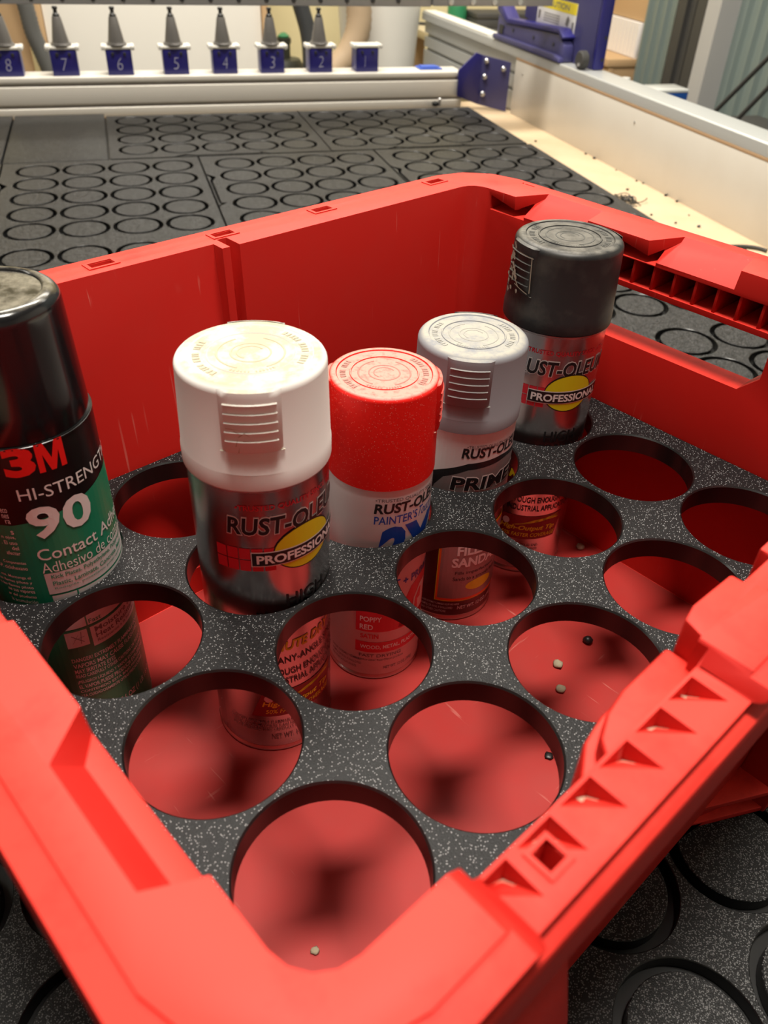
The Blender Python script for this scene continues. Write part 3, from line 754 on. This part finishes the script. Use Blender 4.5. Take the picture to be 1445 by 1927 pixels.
lab.oval(45, -89, 20, 5, 'ink_yellow', 5)
for i, s_ in enumerate(('DANGER! EXTREMELY FLAMMABLE LIQUID AND VAPOR', 'HARMFUL OR FATAL IF SWALLOWED', 'READ OTHER CAUTIONS')):
    lab.text(s_, -30, 20 - 8 * i, -107 - 3.4 * i, -104.8 - 3.4 * i, 'label_pale', .006, 0, 3)
lab.text('NET WT. 12 OZ. (340g)', 18, 78, -112, -107.6, 'label_pale', .012, 0, 3)
lab.items = [([(x, dz(z)) for x, z in p], f, m, l) for p, f, m, l in lab.items]
lab.wrap('label', 33, phi, t)

# --- tall green and black adhesive can
t, phi = can((0, 3), (4.0, 0), 'tall glossy black-capped spray can with green adhesive label at far left', None)
can_body(t, 34.3, 92, 'label_black')
MB().lathe([(34.2, dz(90.4)), (34.6, dz(90.8)), (34.6, dz(91.4)), (33.2, dz(92.2))], 'label_black', 64, caps=False).obj('seam_ring', t, smooth=40)
H = dz(153.2)
prof = [(33.4, dz(91.6)), (33.6, dz(92.4))] + [(33.6 - 2.1 * k / 4, dz(92.4) + (H - 7 - dz(92.4)) * k / 4) for k in range(1, 5)]
for k in range(1, 9): a = PI / 2 * k / 8; prof.append((25.5 + 6 * math.cos(a), H - 6 + 6 * math.sin(a)))
prof += [(24.6, H - .2), (23.8, H - 1.2), (1, H - 1.2)]
MB().lathe(prof, 'gloss_black', 72).obj('cap', t, smooth=40)
lab = Flat()
# green field with a slanted top, split in strips so the edge can fade up the can
lab.poly([(-150, -121), (-150, 46), (-28, 48), (10, 52), (60, 58), (150, 62), (150, -121)], 'ink_green', 1)
lab.text('3', -20.5, 2.5, 76.2, 92, 'ink_brightred', .05, 0, 3)
lab.poly([(4, 76.4), (8.6, 76.4), (8.6, 86), (13.2, 76.4), (17, 76.4), (21.4, 86), (21.4, 76.4), (26, 76.4), (26, 91.8), (19.5, 91.8), (15.2, 83), (10.6, 91.8), (4, 91.8)], 'ink_brightred', 3)
lab.text('HI-STRENGTH', -16.5, 82, 62.6, 69.4, 'ink_white', .0, 0, 3)
lab.text('90', -15.5, 38, 38.6, 58.0, 'ink_white', .03, 0, 3, space=1.06)
lab.text('Contact Adhesive', -15.2, 100, 25.0, 32.4, 'ink_white', .006, 0, 3)
lab.text('Adhesivo de contacto', -14.8, 88, 16.6, 23.2, 'ink_white', -.004, 0, 3)
lab.rect(-14.6, 90, 1.8, 16.0, 'label_pale', 2)
lab.text('Kick Plates, Polyethylene, Polypropylene', -9.5, 82, 11.4, 14.8, 'ink_green', .014, 0, 3)
lab.text('Plastic, Laminate, Concrete, Metal', -9.5, 72, 7.0, 10.4, 'ink_green', .014, 0, 3)
lab.text('Rodapiés, polietileno, polipropileno', -9, 70, 4.4, 6.2, 'ink_green', -.002, 0, 3)
lab.rect(-13, 90, -26, .6, 'label_pale', 2); lab.rect(7.5, 8.8, -45, 2.0, 'ink_green', 3); lab.rect(-14.6, 90, -28.0, -26.6, 'ink_green', 3)
lab.rect(-13, 6.6, -40, -27.6, 'label_pale', 2); lab.rect(9.6, 90, -43, -27.6, 'label_pale', 2)
for q in (((-8, -31), (2, -37)), ((-8, -37), (-2, -31)), ((-6, -34), (3, -33)), ((1, -29), (-1, -38))):
    (x0, z0), (x1, z1) = q; lab.poly([(x0, z0), (x1, z1), (x1 + .6, z1 + .3), (x0 + .6, z0 + .3)], 'ink_grey', 3)
lab.text('Fast', 10, 22, -25, -22, 'ink_green', .01, 0, 3)
lab.text('Moisture &', 13.5, 62, -33.0, -29.2, 'ink_grey', .016, 0, 3)
lab.text('Heat Resistant', 13.5, 70, -37.6, -33.8, 'ink_grey', .016, 0, 3)
lab.text('Resistente a la humedad', 14, 70, -40.8, -38.6, 'ink_grey', .004, 0, 3)
for s_, x1, z0, z1 in (('DANGER! EXTREMELY FLAMMABLE LIQUID', 72, -52, -48.4), ('VAPORS MAY CAUSE FLASH FIRE', 66, -56.4, -53), ('MAY IRRITATE EYES', 26, -60.8, -57.4), ('READ CAREFULLY OTHER CAUTIONS ON THE BACK', 70, -64.4, -61.6),
                       ('¡PELIGRO! LÍQUIDO Y VAPOR EXTREMADAMENTE', 74, -69.6, -66), ('EL VAPOR PUEDE PRODUCIR EXPLOSIONES', 70, -73.6, -70.4), ('CONTENIDO ESTÁ BAJO PRESIÓN', 60, -77.6, -74.4), ('LEA CUIDADOSAMENTE OTRAS PRECAUCIONES', 62, -80.8, -78.4)):
    lab.text(s_, -13, x1, z0, z1, 'label_pale', .016, 0, 3)
lab.text('NET WT. 17.6 OZ (1 LB 1.6 OZ)', -10, 78, -99, -93, 'label_pale', .01, 0, 3)
left = ['eco', 'nes', 'ra', '', 's', 'n ojos,', '. El uso', 'del', 'afectar', '', 'Componentes', 'n-P. ciclohexano', '', 'nte. Mantenga el', 'as llamas piloto y', 'n las flamas piloto', 'ne sus vapores', 'ar del producto', 'la acumulación']
for i, s_ in enumerate(left):
    if s_: lab.text(s_, -25 - 1.55 * len(s_) - 4, -26 - (2 if i < 10 else 0), 56 - 3.35 * i, 58.4 - 3.35 * i, 'ink_white', .004, 0, 3)
lab.items = [([(x, dz(z)) for x, z in p], f, m, l) for p, f, m, l in lab.items]
lab.wrap('label', 34.3, phi, t)

# --- crumbs on the crate floor
def crumb(u, v, r, m, label, sq=.6):
    bm = bmesh.new(); bmesh.ops.create_icosphere(bm, subdivisions=2, radius=r * MM)
    for q in bm.verts: q.co *= random.uniform(.8, 1.15); q.co.z *= sq
    me = bpy.data.meshes.new('crumb'); bm.to_mesh(me); bm.free(); me.materials.append(MATS[m])
    for p in me.polygons: p.use_smooth = True
    tag(link('crumb', me, None, cw(u, v, -121.9 + r * sq * .85)), label, 'crumb')
crumb(284.5, 58.5, 3.4, 'chip_black', 'small black pellet on the red crate floor, under the empty holes', .9)
crumb(251, 58.9, 3.6, 'chip_grey', 'grey crumb on the crate floor, nearer the black pellet')
crumb(235.1, 44.4, 3.4, 'chip_grey', 'grey crumb on the crate floor, farther from the black pellet')
crumb(366, 124.7, 3.6, 'chip_grey', 'grey crumb at the far crate wall, beside the bottom of the charcoal-capped can')
crumb(187.5, 17.1, 3.0, 'chip_black', 'dark flake on the crate floor near the front right of the holder', .35)
crumb(8, 24, 2.2, 'chip_grey', 'pale flake on the crate floor in the front corner', .4)

# ================================================================= MACHINE: BACK RAIL AND TOOL HOLDERS
def rail():
    prof = [(453, -10), (453, 10), (456, 12), (456, 17), (453, 19), (453, 54), (456, 56), (456, 61), (453, 63), (453, 73), (530, 73), (530, -10)]
    b = MB(); x0, x1 = -1000, 1003
    n = len(prof)
    b.add([(x0, y, z) for y, z in prof] + [(x1, y, z) for y, z in prof], [tuple(range(n - 1, -1, -1)), tuple(range(n, 2 * n))] + [(k, (k + 1) % n, n + (k + 1) % n, n + k) for k in range(n)], 'cream_rail')
    o = bevelled('back_rail', b.mesh('rail'), 1.0)
    tag(o, 'long pale slotted rail across the back of the machine bed', 'rail')
    for z0, z1 in ((12.2, 16.8), (56.2, 60.8)): MB().box((x0, 455.4, z0), (x1, 457, z1), 'rail_groove').obj('groove', o)
rail()
def holder(i, x):
    num = 8 - i
    wds = {8: 'eight', 7: 'seven', 6: 'six', 5: 'five', 4: 'four', 3: 'three', 2: 'two', 1: 'one'}[num]
    t = thing('tool_holder', 'navy tool holder block chalked %s, with white fork, on the back rail' % wds, 'tool holder', (x, 494, 73), 0, 'tool holder blocks on the back rail')
    bevelled('block', MB().box((-28, -22, 0.1), (28, 22, 51), 'navy').mesh('block'), 1.2, parent=t)
    fk = MB().box((-30, -23, 51.2), (30, 20, 58), 'white_fork').box((-36, -30, 50.5), (-26.5, 12, 60), 'white_fork').box((26.5, -30, 50.5), (36, 12, 60), 'white_fork')
    bevelled('fork', fk.mesh('fork'), 2.5, parent=t)
    for sx in (-13, 13): MB().lathe([(3.4, 0), (3.4, 1.5), (2, 2.2)], 'dark_steel', 12, M=Matrix.Translation((sx, -22, 43)) @ Matrix.Rotation(PI / 2, 4, 'X')).obj('screw', t)
    F = Flat(); F.text(str(num), -6, 6 if num != 1 else -4, 11, 35, 'chalk', -.022, .1, 1)
    F.flat('chalk_number', Matrix.Translation((0, -22.0, 0)) @ Matrix.Rotation(PI / 2, 4, 'X'), t)
    if num != 1:
        k = thing('tool_cone', 'steel tool cone with black stud standing in the holder chalked %s' % wds, 'tool cone', (x - 1, 489, 131.1), 0, 'steel tool cones in the forks')
        MB().lathe([(18, 0), (22, .5), (22, 3), (20.5, 4), (20.5, 5.5), (19, 6)], 'cone_steel', 32).obj('flange', k, smooth=30)
        MB().lathe([(18.0, 6), (17.6, 8), (9.2, 54), (8.6, 55)], 'cone_steel', 32).obj('taper', k, smooth=30)
        MB().lathe([(7.4, 55), (7.2, 59), (4.2, 62), (4.0, 68), (5.6, 69), (5.8, 73), (4.6, 74)], 'dark_steel', 20).obj('stud', k, smooth=30)
for i, x in enumerate((-57, 60, 178, 302, 414, 525, 642, 757)): holder(i, x)

# corner bracket (navy angle with bolts)
t = thing('corner_bracket', 'navy folded corner bracket with four bolts at the right end of the back rail', 'bracket', (1060, 440, -12.6))
f1 = [(988, 20), (1046, -0), (1046, 112), (1030, 117), (986, 78)]
bevelled('front_plate', MB().prism([(x - 1060, z + 12.6) for x, z in f1], lambda p, y: (p[0], y, p[1]), 4, 10, 'navy').mesh('plate'), .8, parent=t)
vs = [(-14, 4, 12.6), (52, -26, .2), (52, -26, 112), (-14, 4, 124.6)]
bevelled('side_plate', MB().add(vs + [(a, b + 5, c) for a, b, c in vs], [(0, 1, 2, 3), (7, 6, 5, 4), (0, 4, 5, 1), (1, 5, 6, 2), (2, 6, 7, 3), (3, 7, 4, 0)], 'navy_light').mesh('plate'), .8, parent=t)
for x, y, z in ((-4, 0, 112), (36, -18, 97), (-5, 0, 77), (-6, 0, 38)):
    MB().lathe([(6.5, 0), (6.5, 3), (5, 4.5), (3.5, 8), (2.5, 8.3)], 'bolt_steel', 12, M=Matrix.Translation((x, y, z)) @ Matrix.Rotation(PI / 2, 4, 'X')).obj('bolt', t, smooth=40)

# ================================================================= MACHINE: SIDE RAIL, CARRIAGE, GANTRY (frame turned 2.2 degrees)
SR = math.radians(2.18); SO = (1133, 0, 0)
def sl(x, y, z):
    c, s = math.cos(SR), math.sin(SR); return (SO[0] + c * x - s * y, SO[1] + s * x + c * y, z)
o = bevelled('side_board', MB().box((0, -1900, -12.6), (12, 400, 108), 'white_board').mesh('board'), .6, loc=sl(0, 0, 0), rz=SR)
tag(o, 'long white board along the right side of the machine bed', 'board')
bevelled('bare_edge', MB().box((-.3, -1900, 108.1), (12, 400, 113.5), 'brown_edge').mesh('edge'), .3, parent=o)
for y, z in ((-143, 84), (356, 84)): MB().lathe([(2.2, 0), (2.6, 1), (1.2, 1.6)], 'bolt_steel', 12, M=Matrix.Translation((-.1, y, z)) @ Matrix.Rotation(-PI / 2, 4, 'Y')).obj('screw', o)
prof = [(0, 113.6), (0, 131.5), (2.5, 134), (62, 134), (64, 132), (64, -10), (12.2, -10), (12.2, 33), (24, 34), (24, 41), (12.2, 42), (12.2, 69), (24, 70), (24, 78), (12.2, 79), (12.2, 113.6)]
n = len(prof); y0, y1 = -1900, 1060
b = MB(); b.add([(x, y0, z) for x, z in prof] + [(x, y1, z) for x, z in prof], [(k, (k + 1) % n, n + (k + 1) % n, n + k) for k in range(n)] + [tuple(range(n - 1, -1, -1)), tuple(range(n, 2 * n))], 'aluminium')
o = bevelled('side_rail', b.mesh('rail'), .5, smooth=18, loc=sl(0, 0, 0), rz=SR)
tag(o, 'aluminium slotted side rail running along the right of the bed', 'rail')
# pale guide strip on the far end of the rail
MB().box((2, 580, 134.1), (40, 1055, 138), 'white_fork').obj('cover_strip', o)

def lobj(b, name, parent, bev=.8): return bevelled(name, b.mesh(name), bev, parent=parent)
t = thing('gantry', 'navy gantry end with caution sticker and grey beam crossing over the bed', 'gantry', sl(30, 150, 134.2), SR)
# local frame: x right, y away, z up from the rail top
lobj(MB().prism([(-40, 0.3), (-40, 420), (262, 420), (300, 120), (300, 60), (80, 20), (60, 0.3)], lambda p, x: (x, p[0], p[1]), 4, 12, 'navy_light'), 'end_plate', t)
lobj(MB().box((4, -52, .3), (30, -41, 420), 'navy'), 'front_flange', t, 3)
for z in (20, 62, 200): MB().lathe([(3.5, 0), (3.5, .6)], 'dark_steel', 12, M=Matrix.Translation((22, -52.2, z)) @ Matrix.Rotation(PI / 2, 4, 'X')).obj('hole', t)
cpoly = [(386, -4), (398, 8), (400, 62), (372, 58), (338, 44), (200, 62), (60, 56), (30, 36), (18, 8), (40, -8), (330, -10)]
def slab(x0, x1, poly, m): return MB().prism(poly, lambda p, x: (x, p[0], p[1]), x0, x1, m)
lobj(slab(-22, 3, [(40, 1), (392, 1), (392, 55), (330, 40), (205, 46), (70, 52), (44, 34), (40, 20)], 'navy_light'), 'carriage', t, 3)
lobj(slab(-34, -20, [(36, 1), (392, 1), (392, 12), (70, 14), (40, 10)], 'navy_light'), 'lower_lip', t, 2)
lobj(slab(-26, 8, [(44, 50), (70, 64), (205, 58), (330, 52), (388, 86), (396, 86), (396, 64), (340, 40), (205, 48), (70, 54), (50, 44)], 'navy'), 'upper_rib', t, 2)
for y in (90, 190, 300, 355): MB().lathe([(4, 0), (4, 1.2), (2, 1.3)], 'dark_steel', 12, M=Matrix.Translation((-22.3, y, 30)) @ Matrix.Rotation(-PI / 2, 4, 'Y')).obj('screw', t)
MB().box((-24, 356, 14), (-21, 378, 34), 'dark_steel').obj('port', t)
st = bevelled('sticker', MB().box((3.2, 52, 52), (3.9, 236, 112), 'label_white').mesh('sticker'), .1, parent=t)
F = Flat()
F.rect(0, 184, 38, 60, 'sticker_yellow', 1)
F.text('CAUTION', 40, 150, 43, 55, 'ink_grey', .02, 0, 2)
F.poly([(14, 42), (32, 42), (23, 57)], 'ink_black', 2); F.poly([(17.5, 44), (28.5, 44), (23, 53.5)], 'sticker_yellow', 3)
for z in (27, 22, 17, 12): F.rect(36, 128 - (z % 5) * 8, z, z + 1.8, 'ink_grey', 2)
F.poly([(8, 14), (16, 14), (18, 30), (8, 32)], 'ink_grey', 2); F.poly([(140, 16), (152, 12), (158, 26), (150, 34), (143, 28)], 'ink_grey', 2); F.rect(170, 178, 6, 24, 'ink_grey', 2)
Ms = Matrix(((0, 0, -1, 3.1), (-1, 0, 0, 236), (0, 1, 0, 52), (0, 0, 0, 1)))
F.flat('sticker_print', Ms, st)
# front bumper wheel
b = MB().lathe([(8, -9), (15, -9), (18, -6), (18, 6), (15, 9), (8, 9)], 'rubber', 32, M=Matrix.Translation((-16, -34, 18.2)) @ Matrix.Rotation(PI / 2, 4, 'Y'))
b.obj('bumper', t, smooth=40)
MB().lathe([(3.5, 0), (3.5, 2.5)], 'bolt_steel', 12, M=Matrix.Translation((-26, -40, 10)) @ Matrix.Rotation(-PI / 2, 4, 'Y')).obj('bolt', t)
# cross beam: top of the frame
c, s = math.cos(-SR), math.sin(-SR)
bm_ = MB().box((-1900, 0, 106), (-340, 120, 260), 'beam_grey')
ob = bevelled('cross_beam', bm_.mesh('beam'), 1.5, parent=t, loc=(0, 45, 0), rz=-SR)
for k in range(16): MB().lathe([(4.5, 0), (4.5, 3), (2.5, 3.2)], 'dark_steel', 12, M=Matrix.Translation((-1230 + 54.5 * k, -.1, 117)) @ Matrix.Rotation(PI / 2, 4, 'X')).obj('bolt', ob)
ob2 = bevelled('spindle_plate', MB().box((-338, 50, 108), (-60, 120, 260), 'beam_grey').mesh('plate'), 2, parent=t)
for x in (-300, -250, -200, -140): MB().lathe([(6, 0), (6, 3), (3, 3.4)], 'bolt_steel', 12, M=Matrix.Translation((x, 49.9, 116)) @ Matrix.Rotation(PI / 2, 4, 'X')).obj('bolt', ob2)

# ================================================================= BEHIND THE MACHINE
def ridged(pts, r, step=7):
    out = []
    P = [Vector(p) for p in pts]
    # Catmull-Rom through the points
    dense = []
    for i in range(len(P) - 1):
        p0, p1, p2, p3 = P[max(i - 1, 0)], P[i], P[i + 1], P[min(i + 2, len(P) - 1)]
        for k in range(24):
            u = k / 24; dense.append(.5 * ((2 * p1) + (p2 - p0) * u + (2 * p0 - 5 * p1 + 4 * p2 - p3) * u * u + (3 * p1 - p0 - 3 * p2 + p3) * u ** 3))
    dense.append(P[-1]); acc = 0; out = [dense[0]]
    for a, b in zip(dense, dense[1:]):
        acc += (b - a).length
        if acc >= step / 2: out.append(b); acc = 0
    return out
def hose(name, label, pts, r, m, ridge=.07, step=7):
    o = MB().tube(ridged(pts, r, step), r, m, 16, ridge).obj(name, smooth=60); return tag(o, label, 'hose')
F0 = -859
o = bevelled('white_panel', MB().box((4, 1000, F0), (588, 1024, 900), 'panel_white').mesh('panel'), 1)
tag(o, 'large flat white panel standing behind the tool holders', 'panel')
o = bevelled('timber_post', MB().box((590, 985, F0), (606, 1040, 900), 'pine').mesh('post'), 1)
tag(o, 'narrow pine post at the right edge of the white panel', 'timber')
o = bevelled('timber_post', MB().box((-16, 985, F0), (2, 1040, 900), 'pine').mesh('post'), 1)
tag(o, 'narrow pine post at the left edge of the white panel, beside the grey hose', 'timber')
o = bevelled('timber_board', MB().box((-120, 1010, F0), (-46, 1030, 900), 'pine').mesh('post'), 1)
tag(o, 'wide pine board behind the grey hose at the upper left corner', 'timber')
hose('ribbed_hose', 'grey ribbed hose hanging between the holders chalked 8 and 7', [(-75, 940, 420), (-52, 940, 260), (-32, 940, 160), (-26, 940, 95), (-12, 940, 40), (2, 940, -30), (14, 940, -200), (20, 940, -600), (20, 940, F0 + 21)], 20, 'hose_grey')
hose('smooth_hose', 'dark smooth hose curving down between the holders chalked 3 and 2', [(635, 1050, 420), (688, 1050, 225), (715, 1050, 145), (733, 1050, 85), (740, 1050, 25), (740, 1050, -80), (740, 1050, F0 + 26)], 24, 'hose_dark', .0)
hose('ribbed_hose', 'thick tan ribbed hose bending behind the holders chalked 2 and 1', [(800, 930, 420), (842, 930, 250), (858, 930, 150), (853, 930, 92), (828, 930, 42), (788, 930, 0), (755, 930, -50), (742, 930, -130), (740, 930, -400), (740, 930, F0 + 38)], 35, 'hose_tan', .07, 15)
t = thing('dust_motor', 'dark round motor with stubby inlet between the holders chalked 3 and 2', 'motor', (690, 1210, -290))
MB().lathe([(30, 0), (62, 4), (62, 130), (66, 134), (66, 140), (62, 144), (62, 230), (58, 262), (50, 276), (4, 280)], 'motor', 40).obj('housing', t, smooth=35)
MB().lathe([(20, 280), (20, 318), (23, 320), (23, 334), (4, 336)], 'motor', 24).obj('inlet', t, smooth=35)
MB().lathe([(18, 336), (18, 340), (6, 348)], 'bottle_green', 20).obj('knob', t, smooth=35)
MB().box((-70, -70, -568.8), (70, 70, -1), 'aluminium_dark').obj('stand', t)
# drum
t = thing('drum', 'large plain white round drum behind the right end of the rail', 'drum', (965, 1090, F0), 0)
MB().lathe([(96, 0), (100, 4), (103, 700), (126, 1010), (137, 1240), (140, 1250), (136, 1254), (4, 1254)], 'drum_white', 64).obj('shell', t, smooth=35)
o = bevelled('tape_roll', MB().lathe([(17, 0), (29, 0), (29, 20), (17, 20), (17, 0)], 'tape_blue', 40, caps=False).mesh('tape'), .5, loc=(965, 505, 77.1))
bpy.data.objects.remove(o)
b = MB().box((-30, -22, 0), (30, 22, 3), 'tape_blue').box((-24, -16, 3), (20, 14, 6), 'tape_blue')
tag(bevelled('rag', b.mesh('rag'), 1.2, loc=(929, 508, 73.2)), 'small folded blue cloth on the rail in front of the white drum', 'cloth')
# clamp stub on the rail near the bracket
t = thing('clamp_knob', 'small dark knob with steel screw at the rear edge of the black sheet', 'clamp', (928, 449.5, 0.2))
MB().lathe([(7, 0), (8, 2), (8, 8), (5, 10)], 'dark_steel', 16, c=(0, -10, 0)).obj('knob', t, smooth=40)
MB().lathe([(4, 0), (4, 16), (2, 18)], 'bolt_steel', 12, c=(12, -9, 0)).obj('screw', t, smooth=40)

# benches, clutter and shelf at upper right
t = thing('bench', 'pale cluttered workbench behind the far end of the side rail', 'workbench', (1420, 1300, F0))
bevelled('bench_top', MB().box((-230, -190, 880), (330, 190, 905), 'bench_top').mesh('top'), 2, parent=t)
for x in (-220, 280):
    for y in (-180, 140): MB().box((x, y, 0), (x + 40, y + 40, 879), 'pine').obj('leg', t)
ZT = F0 + 905.2
t = thing('tool_case', 'dark flat tool case on the cluttered bench', 'case', (1470, 1380, ZT))
bevelled('case_body', MB().box((-90, -60, 0), (150, 60, 34), 'post_dark').mesh('c'), 5, parent=t); bevelled('case_lid', MB().box((-90, -60, 34.5), (150, 60, 52), 'rubber').mesh('c'), 5, parent=t)
t = thing('spray_bottle', 'green plastic bottle at the back of the cluttered bench', 'bottle', (1345, 1420, ZT))
MB().lathe([(30, 0), (34, 4), (34, 60), (30, 76), (14, 88), (12, 92)], 'bottle_green', 28).obj('bottle_body', t, smooth=40)
MB().lathe([(13, 92), (13, 106), (11, 108)], 'bottle_green', 20).obj('bottle_cap', t, smooth=40)
for k, (x, y, a, l) in enumerate(((1290, 1330, 0.3, 150), (1310, 1440, -.2, 200), (1500, 1300, .15, 150))):
    pts = [(x - l / 2 + l * q / 8, y + 22 * math.sin(q * 1.3 + k) + a * (q - 4) * 8, ZT + 5) for q in range(9)]
    tag(MB().tube(ridged(pts, 4, 12), 4.5, 'rubber', 8).obj('cable', smooth=60), ('black cable lying across the left end of the cluttered bench', 'long black cable lying along the middle of the cluttered bench', 'short black cable at the front of the cluttered bench')[k], 'cable')
t = thing('small_stand', 'thin dark upright stand on the bench front edge', 'stand', (1420, 1135, ZT))
MB().box((-14, -10, 0), (14, 10, 4), 'dark_steel').obj('foot', t); MB().lathe([(4, 4), (4, 74)], 'dark_steel', 12).obj('stem', t); MB().box((-6, -5, 74), (16, 5, 84), 'dark_steel').obj('head', t)
# corner shelf behind gantry
t = thing('wall_shelf', 'tan wooden shelf unit in the corner right of the gantry end', 'shelf', (1930, 1425, F0))
bevelled('shelf_board', MB().box((-50, -165, 800), (82, 168, 824), 'pine').mesh('s'), 1.5, parent=t)
bevelled('shelf_front', MB().box((-40, -160, 640), (-20, 166, 799), 'pine').mesh('s'), 1.5, parent=t)
MB().box((-43, -110, 690), (-40.2, 90, 760), 'brown_edge').obj('drawer_gap', t)
for y in (-158, 140): MB().box((-18, y, 0), (80, y + 24, 799), 'pine').obj('side', t)
o = bevelled('paper_stack', MB().box((0, 0, 0), (20, 320, 112), 'paper_white').mesh('p'), 1, loc=(1988, 1266, F0 + 824.2))
tag(o, 'white upright sheets leaning in the corner above the tan shelf', 'papers')
for k in range(12): MB().box((-3.0, 6 + 26 * k, 2), (-.1, 27 + 26 * k, 110), 'paper_white').obj('sheet', o)
o = bevelled('tan_panel', MB().box((0, 0, 0), (14, 335, 520), 'pine').mesh('p'), 1, loc=(1998, 1258, 80))
tag(o, 'tan board on the wall above the white sheets', 'board')
# side bench with bottles, right of the gantry end
t = thing('side_bench', 'low bench carrying bottles, just beyond the side rail', 'workbench', (1690, 700, F0))
bevelled('bench_top', MB().box((-150, -110, 770), (150, 160, 792), 'post_dark').mesh('s'), 2, parent=t)
for x in (-140, 110):
    for y in (-100, 120): MB().box((x, y, 0), (x + 30, y + 30, 769), 'post_dark').obj('leg', t)
ZS = F0 + 792.2
def bottle(x, y, r, h, m, cm, label):
    t = thing('bottle', label, 'bottle', (x, y, ZS))
    MB().lathe([(r * .9, 0), (r, 3), (r, h * .66), (r * .5, h * .84), (r * .42, h * .86)], m, 24).obj('bottle_body', t, smooth=40)
    MB().lathe([(r * .5, h * .86), (r * .5, h), (r * .4, h + 1)], cm, 16).obj('bottle_cap', t, smooth=40)
bottle(1590, 720, 28, 74, 'bottle_green', 'clear_pale', 'green bottle with white cap next to the gantry flange')
bottle(1645, 740, 26, 68, 'clear_pale', 'clear_pale', 'pale clear bottle beside the green bottle')
t = thing('carton', 'blue carton lying on the low bench beside the bottles', 'box', (1735, 670, ZS))
bevelled('carton_body', MB().box((-70, -40, 0), (62, 40, 46), 'box_blue').mesh('s'), 1, parent=t); bevelled('carton_lid', MB().box((-71, -41, 46.2), (63, 41, 54), 'clear_pale').mesh('s'), 1, parent=t)
# black table and rods by the steel wall
t = thing('black_table', 'low black table in front of the corrugated steel wall at right', 'table', (1860, 330, F0))
bevelled('table_top', MB().box((-90, -200, 770), (100, 170, 800), 'post_dark').mesh('s'), 2, parent=t)
for x in (-80, 60):
    for y in (-190, 130): MB().box((x, y, 0), (x + 26, y + 26, 769), 'post_dark').obj('leg', t)
tag(MB().tube([(1700, 395, -55), (1700, 374, -31), (1700, 211, 136), (1700, 40, 310), (1700, -300, 660)], 6.0, 'rubber', 10).obj('cable', smooth=60), 'upper of two slanting black cables before the corrugated wall', 'cable')
tag(MB().tube([(1700, 310, -62), (1700, 270, -24), (1700, 180, 77), (1700, 60, 210), (1700, -260, 560)], 6.0, 'rubber', 10).obj('cable', smooth=60), 'lower of two slanting black cables before the corrugated wall', 'cable')

# ================================================================= SWARF ON THE PLYWOOD
random.seed(11)
spots = [(1126, 270), (1134, 216), (1133, 150), (1126, 2), (1127, -33), (1131, -123), (1134, -199), (1138, -217), (1141, -297), (1142, -334), (1119, -409), (1070, -443), (1100, -468), (1111, -582), (1085, -250), (1060, 120), (1072, -520), (1050, -395)]
def lump(r, flat):
    bm = bmesh.new(); bmesh.ops.create_icosphere(bm, subdivisions=1, radius=r * MM)
    for q in bm.verts: q.co *= random.uniform(.6, 1.3); q.co.z *= flat
    me = bpy.data.meshes.new('chip'); bm.to_mesh(me); bm.free(); me.materials.append(MATS['chip_black']); return me
for k, (x, y) in enumerate(spots):
    r = random.uniform(2.0, 4.2)
    o = link('swarf_chip', lump(r, .6), None, (x, y, -12.6 + r * .55)); tag(o, 'tiny black plastic chip on the plywood strip along the white side board', 'chip', 'black plastic chips on the plywood strip')
b = MB(); random.seed(5)
for k in range(16):
    x, y = random.gauss(1042, 12), random.gauss(-318, 16); pts = []
    a = random.uniform(0, 6); rr = random.uniform(6, 16); z0 = random.uniform(1, 10)
    for q in range(10): pts.append((x + rr * math.cos(a + q * .5), y + rr * .8 * math.sin(a + q * .5), -11.4 + z0 * abs(math.sin(q * .6)) + .6))
    b.tube(pts, .9, 'chip_black', 5)
o = b.obj('swarf_curl'); tag(o, 'tangle of black plastic shavings at the edge of the black sheet', 'shavings'); o['kind'] = 'stuff'
pts = [(1085 + 55 * math.cos(a * .35), -600 + 30 * math.sin(a * .35), -9.4) for a in range(16)]
tag(MB().tube(ridged(pts, 3, 10), 3, 'rubber', 8).obj('cord', smooth=60), 'thin black cord looped on the plywood at the right frame edge', 'cord')
